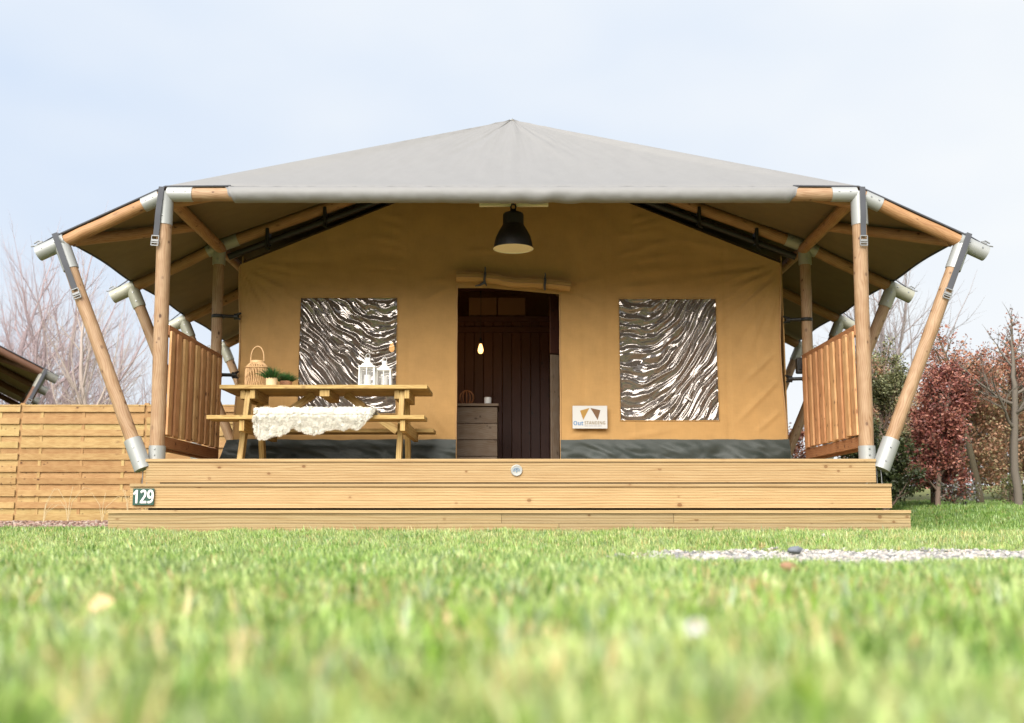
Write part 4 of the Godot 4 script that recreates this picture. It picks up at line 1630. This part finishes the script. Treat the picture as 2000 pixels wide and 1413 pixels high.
func build_plants() -> void:
	var bare := {"wiggle": 0.12, "rise": 0.07, "levels": 5, "kids": [5, 4, 4, 3, 3], "spread": 0.62, "shrink": 0.66, "thin": 0.53, "bare": 0.35, "limbs": 8, "limb_angle": 0.75, "limb": 2.5}
	var purple := mat(0.33, 0.255, 0.265, 0.9)
	tree("bare_tree", "large bare tree with fine purplish twigs behind the neighbouring tent", "tree", -12.0, 25.0, Vector3(0.05, 1, 0), 2.6, 0.17, bare, purple, "bare trees behind the fence")
	tree("bare_tree", "tall bare tree with upright pinkish twigs, furthest left above the fence", "tree", -11.0, 27.0, Vector3(-0.03, 1, 0), 2.8, 0.15, bare.merged({"spread": 0.5, "rise": 0.1}, true), mat(0.38, 0.29, 0.30, 0.9), "bare trees behind the fence")
	var slim := bare.merged({"limbs": 9, "limb_angle": 0.45, "limb": 1.3, "levels": 4, "bare": 0.25, "kids": [4, 4, 3, 3]}, true)
	tree("bare_tree", "slim pale-barked bare tree between the neighbouring tent and the slanted pole", "tree", -8.65, 22.0, Vector3(0.03, 1, 0), 2.9, 0.075, slim, mat(0.40, 0.33, 0.29, 0.85), "bare trees behind the fence")
	tree("bare_tree", "thin bare young tree beside the front post, behind the fence", "tree", -7.55, 22.5, Vector3(-0.02, 1, 0), 2.4, 0.05, slim.merged({"limb": 1.0, "limb_angle": 0.35}, true), mat(0.34, 0.27, 0.27, 0.85), "bare trees behind the fence")
	var wide := bare.merged({"limb": 1.9, "limbs": 7}, true)
	tree("bare_tree", "wide low bare tree whose branches spread over the fence top", "tree", -10.3, 23.5, Vector3(-0.05, 1, 0), 1.6, 0.11, wide, purple, "bare trees behind the fence")
	tree("bare_tree", "bare grey tree showing between the tent roof and the slanted poles, above the green shrub", "tree", 8.35, 24.0, Vector3(0.02, 1, 0), 2.6, 0.12, slim.merged({"limb": 2.0, "limbs": 10, "limb_angle": 0.4}, true), mat(0.27, 0.23, 0.23, 0.9))
	# the right-hand hedge line
	var russet := [Color(0.36, 0.15, 0.095), Color(0.30, 0.11, 0.07), Color(0.42, 0.22, 0.14), Color(0.22, 0.075, 0.055)]
	var bush := {"wiggle": 0.16, "rise": 0.03, "levels": 4, "kids": [4, 4, 3, 3], "spread": 0.65, "shrink": 0.62, "thin": 0.6, "bare": 0.1, "limbs": 14, "limb_angle": 0.95, "limb": 0.42}
	var dull := mat(0.2, 0.14, 0.11, 0.9)
	var h := tree("beech_shrub", "dense dark red beech shrub between the slanted pole and the bare trunks", "shrub", 5.06, 12.9, Vector3(0, 1, 0), 1.45, 0.035, bush.merged({"limb": 0.23, "limbs": 18}, true), dull)
	leaves("leaves", h[0], h[1], 8, 0.046, 0.08, [Color(0.26, 0.09, 0.065), Color(0.20, 0.065, 0.05), Color(0.34, 0.145, 0.10), Color(0.15, 0.045, 0.04)])
	h = tree("beech_shrub", "narrow red-leaved beech shrub right behind the dense dark red one", "shrub", 5.2, 13.4, Vector3(0, 1, 0), 1.3, 0.03, bush.merged({"limbs": 12, "limb": 0.16}, true), dull)
	leaves("leaves", h[0], h[1], 6, 0.046, 0.07, [Color(0.25, 0.08, 0.055), Color(0.18, 0.055, 0.04), Color(0.32, 0.13, 0.085)])
	h = tree("green_shrub", "small-leaved green shrub behind the front post and railing", "shrub", 4.68, 13.7, Vector3(0, 1, 0), 1.7, 0.04, bush.merged({"limbs": 15, "limb": 0.34}, true), dull)
	leaves("leaves", h[0], h[1], 13, 0.04, 0.06, [Color(0.13, 0.12, 0.045), Color(0.16, 0.17, 0.075), Color(0.24, 0.25, 0.13), Color(0.07, 0.08, 0.03)])
	h = tree("green_shrub", "darker low green shrub under the railing's front corner", "shrub", 4.4, 12.8, Vector3(0, 1, 0), 0.7, 0.03, bush.merged({"limbs": 10, "limb": 0.32}, true), dull)
	leaves("leaves", h[0], h[1], 8, 0.05, 0.05, [Color(0.045, 0.06, 0.02), Color(0.07, 0.09, 0.03), Color(0.03, 0.04, 0.016)])
	var crown := {"wiggle": 0.15, "rise": 0.02, "levels": 4, "kids": [4, 4, 3, 3], "spread": 0.7, "shrink": 0.62, "thin": 0.62, "bare": 0.74, "limbs": 9, "limb_angle": 0.8, "limb": 0.5}
	h = tree("beech_tree", "clipped beech tree with a russet leafy crown on a mossy trunk", "tree", 6.02, 13.9, Vector3(-0.02, 1, 0), 1.72, 0.05, crown, M.moss_bark)
	leaves("leaves", h[0], h[1], 5, 0.044, 0.07, russet + [Color(0.36, 0.17, 0.1), Color(0.4, 0.2, 0.12)])
	h = tree("beech_tree", "russet beech crown behind the clipped tree, at the photo's edge", "tree", 6.75, 14.6, Vector3(0.03, 1, 0), 1.75, 0.05, crown, M.moss_bark)
	leaves("leaves", h[0], h[1], 4, 0.044, 0.07, russet)
	var knobbly := crown.merged({"limbs": 6, "limb": 0.55, "wiggle": 0.25, "bare": 0.55, "limb_angle": 1.0}, true)
	tree("pollard_tree", "knobbly grey pollarded trunk with bare crooked branches at the photo's edge", "tree", 5.98, 12.8, Vector3(0.02, 1, 0), 1.5, 0.052, knobbly, mat(0.125, 0.105, 0.085, 0.9, 0, null))
	h = tree("beech_shrub", "russet shrub seen in the gap between the canvas wall and the right inner post", "shrub", 4.05, 15.6, Vector3(0, 1, 0), 1.1, 0.035, bush.merged({"limb": 0.3}, true), dull)
	leaves("leaves", h[0], h[1], 9, 0.046, 0.07, russet)
	# thicket behind the trunks
	var tan_ := [Color(0.38, 0.2, 0.12), Color(0.45, 0.28, 0.17), Color(0.3, 0.15, 0.09), Color(0.34, 0.28, 0.15)]
	var spots := [[6.2, 14.9, 1.2, "low tan thicket shrub behind the clipped beech trunk"], [6.95, 15.3, 1.3, "tan thicket shrub between the two trunks at the photo's edge"], [7.7, 16.4, 1.3, "tan thicket shrub beyond the pollarded trunk"], [5.6, 16.2, 1.4, "tan thicket shrub seen through the dark red beech"]]
	for s in spots:
		h = tree("thicket_shrub", s[3], "shrub", s[0], s[1], Vector3(0, 1, 0), s[2], 0.04, bush.merged({"limbs": 13, "limb": 0.5}, true), mat(0.3, 0.22, 0.15, 0.9), "tan thicket shrubs")
		leaves("leaves", h[0], h[1], 9, 0.052, 0.10, tan_)
	for s in [[6.15, 13.3, "low green bramble tuft at the foot of the clipped beech"], [6.35, 13.0, "low green bramble tuft at the foot of the pollarded trunk"], [5.3, 13.0, "pale bramble tuft at the foot of the dark red beech"]]:
		h = tree("bramble", s[2], "plant", s[0], s[1], Vector3(0, 1, 0), 0.2, 0.012, bush.merged({"limbs": 8, "limb": 0.22, "levels": 3}, true), dull, "low brambles under the hedge")
		leaves("leaves", h[0], h[1], 5, 0.04, 0.04, [Color(0.12, 0.15, 0.05), Color(0.2, 0.18, 0.08), Color(0.08, 0.1, 0.03)] if s[0] > 5.5 else [Color(0.3, 0.3, 0.32), Color(0.12, 0.13, 0.07), Color(0.2, 0.19, 0.17)])
	# unseen trees added behind the camera to darken the window film reflections
	var clump := mb(false)
	for i in 150:
		var p := Vector3(rng.randf_range(-1, 1), rng.randf_range(-1, 1), rng.randf_range(-1, 1))
		if p.length() > 1.0: continue
		clump.leaf(p * 0.75, Vector3(rng.randf_range(-1, 1), rng.randf_range(-1, 0.5), rng.randf_range(-1, 1)).normalized(), Vector3(rng.randf_range(-1, 1), 1, rng.randf_range(-1, 1)).normalized(), 0.34, 0.2)
	var belt := MultiMesh.new()
	belt.transform_format = MultiMesh.TRANSFORM_3D
	belt.use_colors = true
	belt.mesh = clump.mesh()
	belt.instance_count = 2600
	for i in 2600:
		var x := rng.randf_range(-38.0, 38.0)
		var top := 5.0 + 2.2 * noise.get_noise_1d(x * 0.25) + 0.8 * noise.get_noise_1d(x * 1.1)
		belt.set_instance_transform(i, Transform3D(Basis(Vector3.UP, rng.randf() * TAU).scaled(Vector3.ONE * rng.randf_range(0.7, 1.3)), Vector3(x, top * pow(rng.randf(), 0.7), 17.0 + rng.randf_range(0, 3.0) + 0.004 * x * x)))
		var k := rng.randf_range(0.6, 1.4)
		belt.set_instance_color(i, Color(0.035 * k, 0.045 * k, 0.018 * k))
	var bi := MultiMeshInstance3D.new()
	bi.name = "added_tree_belt"
	bi.multimesh = belt
	bi.material_override = M.leaf
	add_child(bi)
	tag(bi, "added unseen belt of trees behind the camera, darkening the window film reflections", "trees", "", "stuff")
	# dry stalks by the fence
	for k in 7:
		var x: float = [-6.3, -5.55, -6.05, -4.9, -5.2, -7.1, -4.6][k]
		var d: float = 14.6 + 0.1 * (k % 3)
		var st := mb()
		var y := ground_at(x, d)
		for i in 5:
			var lean := rng.randf_range(-0.12, 0.12)
			var l := rng.randf_range(0.18, 0.5)
			st.twig(PackedVector3Array([V(x, y, d), V(x + lean * 0.4, y + l * 0.6, d), V(x + lean * 1.6, y + l, d + 0.03), V(x + lean * 2.6, y + l * 0.95, d + 0.05)]), 0.004, 0.002, 4)
		var where: String = ["below the second fence batten", "left of the house number", "between the fence battens, the tallest tuft", "behind the deck's left corner", "just left of the deck steps", "near the fence post at the left edge", "under the side railing"][k]
		tag(put("dry_stalk", st, mat(0.5, 0.4, 0.24, 0.8)), "tuft of dry stalks at the fence, %s" % where, "dry plant", "dry stalks along the fence")

# ---------- lawn ----------

func on_gravel(x: float, d: float) -> float:
	var mid := 4.95 + 0.05 * x
	var half := 0.75 * smoothstep(0.2, 1.0, x) + 0.2
	if x < 0.25: return 0.0
	return smoothstep(half, half * 0.55, absf(d - mid) + 0.25 * noise.get_noise_2d(x * 2.5, d * 3.0)) * smoothstep(0.25, 0.8, x + 0.3 * noise.get_noise_2d(d * 3.0, x))

func tuft(blades: int, radius: float, lo: float, hi: float, wide: float) -> ArrayMesh:
	var b := mb(false)
	for k in blades:
		var a := rng.randf() * TAU
		var p := Vector3(cos(a), 0, sin(a)) * radius * sqrt(rng.randf())
		var face := rng.randf() * TAU
		var lean := Vector3(cos(face), 0, sin(face)) * rng.randf_range(0.1, 0.75)
		var h := rng.randf_range(lo, hi)
		var side := Vector3(-sin(face), 0, cos(face)) * wide * rng.randf_range(0.7, 1.2) * 0.5
		var g := rng.randf_range(0.6, 1.5)
		var ye := rng.randf_range(0.8, 1.2)
		b.tint = Color(g * ye, g, g)
		if rng.randf() < 0.2: b.tint = Color(1.45, 1.35, 3.2)  # pale bluish tint paints glossy highlights into the colour of some blades
		elif rng.randf() < 0.2: b.tint = Color(0.4, 0.55, 0.4)
		var prev := []
		for i in 4:
			var s := i / 3.0
			var c := p + Vector3.UP * h * (s - 0.25 * s * s * lean.length()) + lean * h * s * s
			var nn := (Vector3(cos(face), 0.25, sin(face))).normalized()
			if i == 3:
				var q := b.vert(c, nn, Vector2(0.5, 1))
				b.tri(prev[0], prev[1], q)
			else:
				var w := 1.0 - 0.25 * s
				var cur := [b.vert(c - side * w, nn, Vector2(0, s)), b.vert(c + side * w, nn, Vector2(1, s))]
				if i > 0: b.quad(prev[0], prev[1], cur[1], cur[0])
				prev = cur
	return b.mesh()

func build_lawn() -> void:
	var gm := mat(1, 1, 1, 0.33)
	gm.vertex_color_use_as_albedo = true
	gm.backlight_enabled = true
	gm.backlight = Color(0.85, 0.85, 0.85)
	var lawn := Node3D.new()
	lawn.name = "lawn_grass"
	add_child(lawn)
	tag(lawn, "short green lawn grass in front of the tent", "grass", "", "stuff")
	var zones := [
		# depth from, to, tufts per square metre, left and right limits as slope, blade size
		[0.42, 2.4, 1500, 0.0],
		[2.4, 5.0, 1500, 0.0],
		[5.0, 8.16, 1300, 0.0],
		[8.16, 14.9, 520, 1.0],
	]
	for zi in zones.size():
		var z: Array = zones[zi]
		var kinds := 3
		var spots := []
		for k in kinds:
			spots.append([])
		var d_mid: float = (z[0] + z[1]) * 0.5
		var half: float = z[1] * 0.52 + 0.5
		var count := int((z[1] - z[0]) * half * 2.0 * z[2])
		if zi == 3: half = 8.2; count = int((z[1] - z[0]) * 16.4 * z[2])
		for i in count:
			var x := rng.randf_range(-half, half)
			var d := rng.randf_range(z[0], z[1])
			if absf(x) > d * 0.52 + 0.4: continue
			if zi == 3 and absf(x) < 3.12: continue
			if zi == 3 and x < 0 and d > 11.6 + 0.4 * noise.get_noise_1d(x * 3.0): continue
			var gr := on_gravel(x, d)
			if rng.randf() < gr * 0.9: continue
			var bare_ := noise.get_noise_2d(x * 1.7 + 20.0, d * 1.7)
			if bare_ > 0.45 and rng.randf() < 0.5: continue
			var basis := Basis(Vector3.UP, rng.randf() * TAU) * Basis(Vector3.RIGHT, rng.randf_range(-0.25, 0.25))
			var sz := rng.randf_range(0.7, 1.25) * (1.0 + 0.35 * noise.get_noise_2d(x * 2.2, d * 2.2)) * (1.0 - 0.5 * gr)
			if d > 7.93 and d < 8.2: sz *= rng.randf_range(0.85, 1.35)
			if x > 0.2 and d > 3.2 and d < 6.2: sz *= 0.72
			var hue := noise.get_noise_2d(x * 1.1 + 60.0, d * 1.1) * 0.5 + 0.5 + rng.randf_range(-0.35, 0.35)
			var col := Color(0.38, 0.58, 0.125).lerp(Color(0.66, 0.76, 0.33), clampf(hue, 0, 1))
			var pick := rng.randf()
			if pick < 0.07: col = Color(0.66, 0.52, 0.24)
			elif pick < 0.2: col = Color(0.42, 0.52, 0.27)
			elif pick < 0.3: col = Color(0.13, 0.26, 0.03)
			if d > 6.0 and d < 8.2 and pick > 0.8: col = Color(0.6, 0.62, 0.27)
			if zi == 3: col = col.lerp(Color(0.15, 0.30, 0.05), 0.55)
			spots[i % kinds].append([Transform3D(basis.scaled(Vector3.ONE * sz), V(x, ground_at(x, d) - 0.004, d)), col])
		for k in kinds:
			var mm := MultiMesh.new()
			mm.transform_format = MultiMesh.TRANSFORM_3D
			mm.use_colors = true
			mm.mesh = tuft(9 if zi < 3 else 11, 0.028 if zi < 3 else 0.045, 0.022, 0.058, [0.0054, 0.0045, 0.004, 0.006][zi])
			mm.instance_count = spots[k].size()
			for i in spots[k].size():
				mm.set_instance_transform(i, spots[k][i][0])
				mm.set_instance_color(i, spots[k][i][1])
			var mi := MultiMeshInstance3D.new()
			mi.name = "grass_tufts"
			mi.multimesh = mm
			mi.material_override = gm
			lawn.add_child(mi, true)
			number(mi, "grass_tufts")
			flag(mi, "stuff")
	# a few long blades the mower missed, close to the lens
	var long_mesh := tuft(3, 0.012, 0.075, 0.115, 0.0068)
	var long_mm := MultiMesh.new()
	long_mm.transform_format = MultiMesh.TRANSFORM_3D
	long_mm.use_colors = true
	long_mm.mesh = long_mesh
	long_mm.instance_count = 260
	for i in 260:
		var d := rng.randf_range(0.6, 2.2)
		var x := rng.randf_range(-1.0, 1.0) * (d * 0.52 + 0.1)
		long_mm.set_instance_transform(i, Transform3D((Basis(Vector3.UP, rng.randf() * TAU) * Basis(Vector3.RIGHT, rng.randf_range(-0.4, 0.4))).scaled(Vector3.ONE * rng.randf_range(0.6, 1.0)), V(x, ground_at(x, d) - 0.004, d)))
		long_mm.set_instance_color(i, [Color(0.30, 0.48, 0.06), Color(0.55, 0.62, 0.2), Color(0.45, 0.55, 0.33), Color(0.7, 0.6, 0.28)][rng.randi() % 4])
	var long_mi := MultiMeshInstance3D.new()
	long_mi.name = "long_blades"
	long_mi.multimesh = long_mm
	long_mi.material_override = gm
	lawn.add_child(long_mi)
	flag(long_mi, "stuff")
	# gravel strip
	scatter("gravel", "pale gravel strip crossing the lawn in front of the steps", "gravel", 34000, Rect2(0.2, 3.9, 3.9, 2.4), true, 0.004, 0.013, [Color(0.42, 0.40, 0.38), Color(0.26, 0.25, 0.24), Color(0.5, 0.48, 0.455), Color(0.17, 0.17, 0.175), Color(0.42, 0.36, 0.32)])
	scatter("mulch", "strip of reddish chippings along the foot of the plank fence", "chippings", 14000, Rect2(-9.0, 11.4, 5.9, 4.0), false, 0.01, 0.028, [Color(0.22, 0.13, 0.10), Color(0.30, 0.2, 0.16), Color(0.12, 0.07, 0.05), Color(0.33, 0.26, 0.22)])
	# single things lying in the grass
	var sm := stone_mesh(77)
	var o := piece("stone", sm, mat(0.15, 0.165, 0.195, 0.8), self, V(1.38, 0.03, 5.32), Basis.from_scale(Vector3(0.034, 0.022, 0.03)))
	tag(o, "blue-grey stone, the largest on the gravel strip", "stone")
	var lf := mb()
	var rows := []
	var uvs := []
	for j in 9:
		var row := []
		var uv := []
		for i in 7:
			var u := i / 6.0 * 2.0 - 1.0
			var v := j / 8.0
			var w := 0.014 * sin(PI * pow(v, 0.7)) + 0.001
			row.append(V(0.735, 0.05, 3.0) + Vector3(v * 0.07 + u * w * 0.3, -v * 0.025 + u * w, 0.012 * sin(v * 4.0) - absf(u) * w * 0.5))
			uv.append(Vector2(u, v))
		rows.append(row)
		uvs.append(uv)
	lf.sheet(rows, uvs)
	tag(put("fallen_leaf", lf, mat(0.28, 0.15, 0.085, 0.7)), "curled brown fallen leaf on the grass before the gravel", "leaf")
	lf = mb()
	lf.leaf(V(-0.60, 0.045, 1.55), Vector3(0.9, 0.25, 0.2).normalized(), Vector3(0.1, 0.5, 0.9).normalized(), 0.045, 0.03)
	tag(put("fallen_leaf", lf, mat(0.6, 0.42, 0.22, 0.6)), "small yellow fallen leaf lying blurred in the near grass", "leaf")
	for k in 3:
		var c: Vector3 = [V(0.200, 0.054, 1.2), V(0.62, 0.03, 0.9), V(2.0, 0.085, 7.0)][k]
		var t := thing("daisy", ["white daisy blurred in the middle of the near grass", "pale daisy low down by the photo's bottom edge", "tiny white daisy in the far lawn before the steps"][k], "flower", c, "daisies in the lawn")
		var st := mb()
		st.twig(PackedVector3Array([c + Vector3(0.004, -0.05, 0), c + Vector3(0, -0.02, 0), c]), 0.0012, 0.001, 5)
		put("stem", st, mat(0.12, 0.2, 0.05, 0.6), t)
		var pe := mb()
		for i in 16:
			var a := TAU * i / 16.0
			pe.leaf(c, Vector3(cos(a), sin(a) * 0.8, 0.35 + sin(a) * 0.3).normalized(), Vector3(0, 0.5, 1).normalized(), 0.013, 0.007)
		put("petals", pe, M.white, t)
		var ce := mb()
		ce.lathe([Vector2(0.0, 0.003), Vector2(0.003, 0.002), Vector2(0.004, 0.0)], 10, c)
		put("disc", ce, mat(0.75, 0.55, 0.06, 0.6), t)

func stone_mesh(seed_: int) -> ArrayMesh:
	var b := mb(false)
	var rows := []
	var uvs := []
	for j in 6:
		var row := []
		var uv := []
		for i in 9:
			var a := TAU * (i % 8) / 8.0
			var p := PI * j / 5.0
			var dir := Vector3(sin(p) * cos(a), cos(p), sin(p) * sin(a))
			row.append(dir * (1.0 + 0.5 * noise.get_noise_3d(dir.x * 0.9 + seed_, dir.y * 0.9, dir.z * 0.9)))
			uv.append(Vector2(i / 8.0, j / 5.0))
		rows.append(row)
		uvs.append(uv)
	b.sheet(rows, uvs)
	for i in b.n.size():
		if b.n[i].dot(b.v[i]) < 0: b.n[i] = -b.n[i]
		if b.v[i].length() > 0 and absf(b.v[i].y) > 0.95 * b.v[i].length(): b.n[i] = b.v[i].normalized()
	return b.mesh()

func scatter(called: String, label: String, category: String, tries: int, area: Rect2, gravelly: bool, lo: float, hi: float, colors: Array) -> void:
	var root := Node3D.new()
	root.name = called
	add_child(root)
	tag(root, label, category, "", "stuff")
	var gm := mat(1, 1, 1, 0.85)
	gm.vertex_color_use_as_albedo = true
	for k in 2:
		var list := []
		for i in tries / 2:
			var p := area.position + Vector2(rng.randf(), rng.randf()) * area.size
			if gravelly and rng.randf() > on_gravel(p.x, p.y): continue
			var s := lerpf(lo, hi, pow(rng.randf(), 2.2))
			var basis := Basis(Vector3.UP, rng.randf() * TAU) * Basis(Vector3.RIGHT, rng.randf_range(-0.4, 0.4))
			var c: Color = colors[rng.randi() % colors.size()]
			var g := rng.randf_range(0.8, 1.2)
			list.append([Transform3D(basis.scaled(Vector3(s, s * rng.randf_range(0.5, 0.9), s * rng.randf_range(0.7, 1.1))), V(p.x, ground_at(p.x, p.y) + s * 0.35, p.y)), Color(c.r * g, c.g * g, c.b * g)])
		var mm := MultiMesh.new()
		mm.transform_format = MultiMesh.TRANSFORM_3D
		mm.use_colors = true
		mm.mesh = stone_mesh(10 + k * 7)
		mm.instance_count = list.size()
		for i in list.size():
			mm.set_instance_transform(i, list[i][0])
			mm.set_instance_color(i, list[i][1])
		var mi := MultiMeshInstance3D.new()
		mi.name = "pebbles"
		mi.multimesh = mm
		mi.material_override = gm
		root.add_child(mi, true)
		number(mi, "pebbles")
		flag(mi, "stuff")
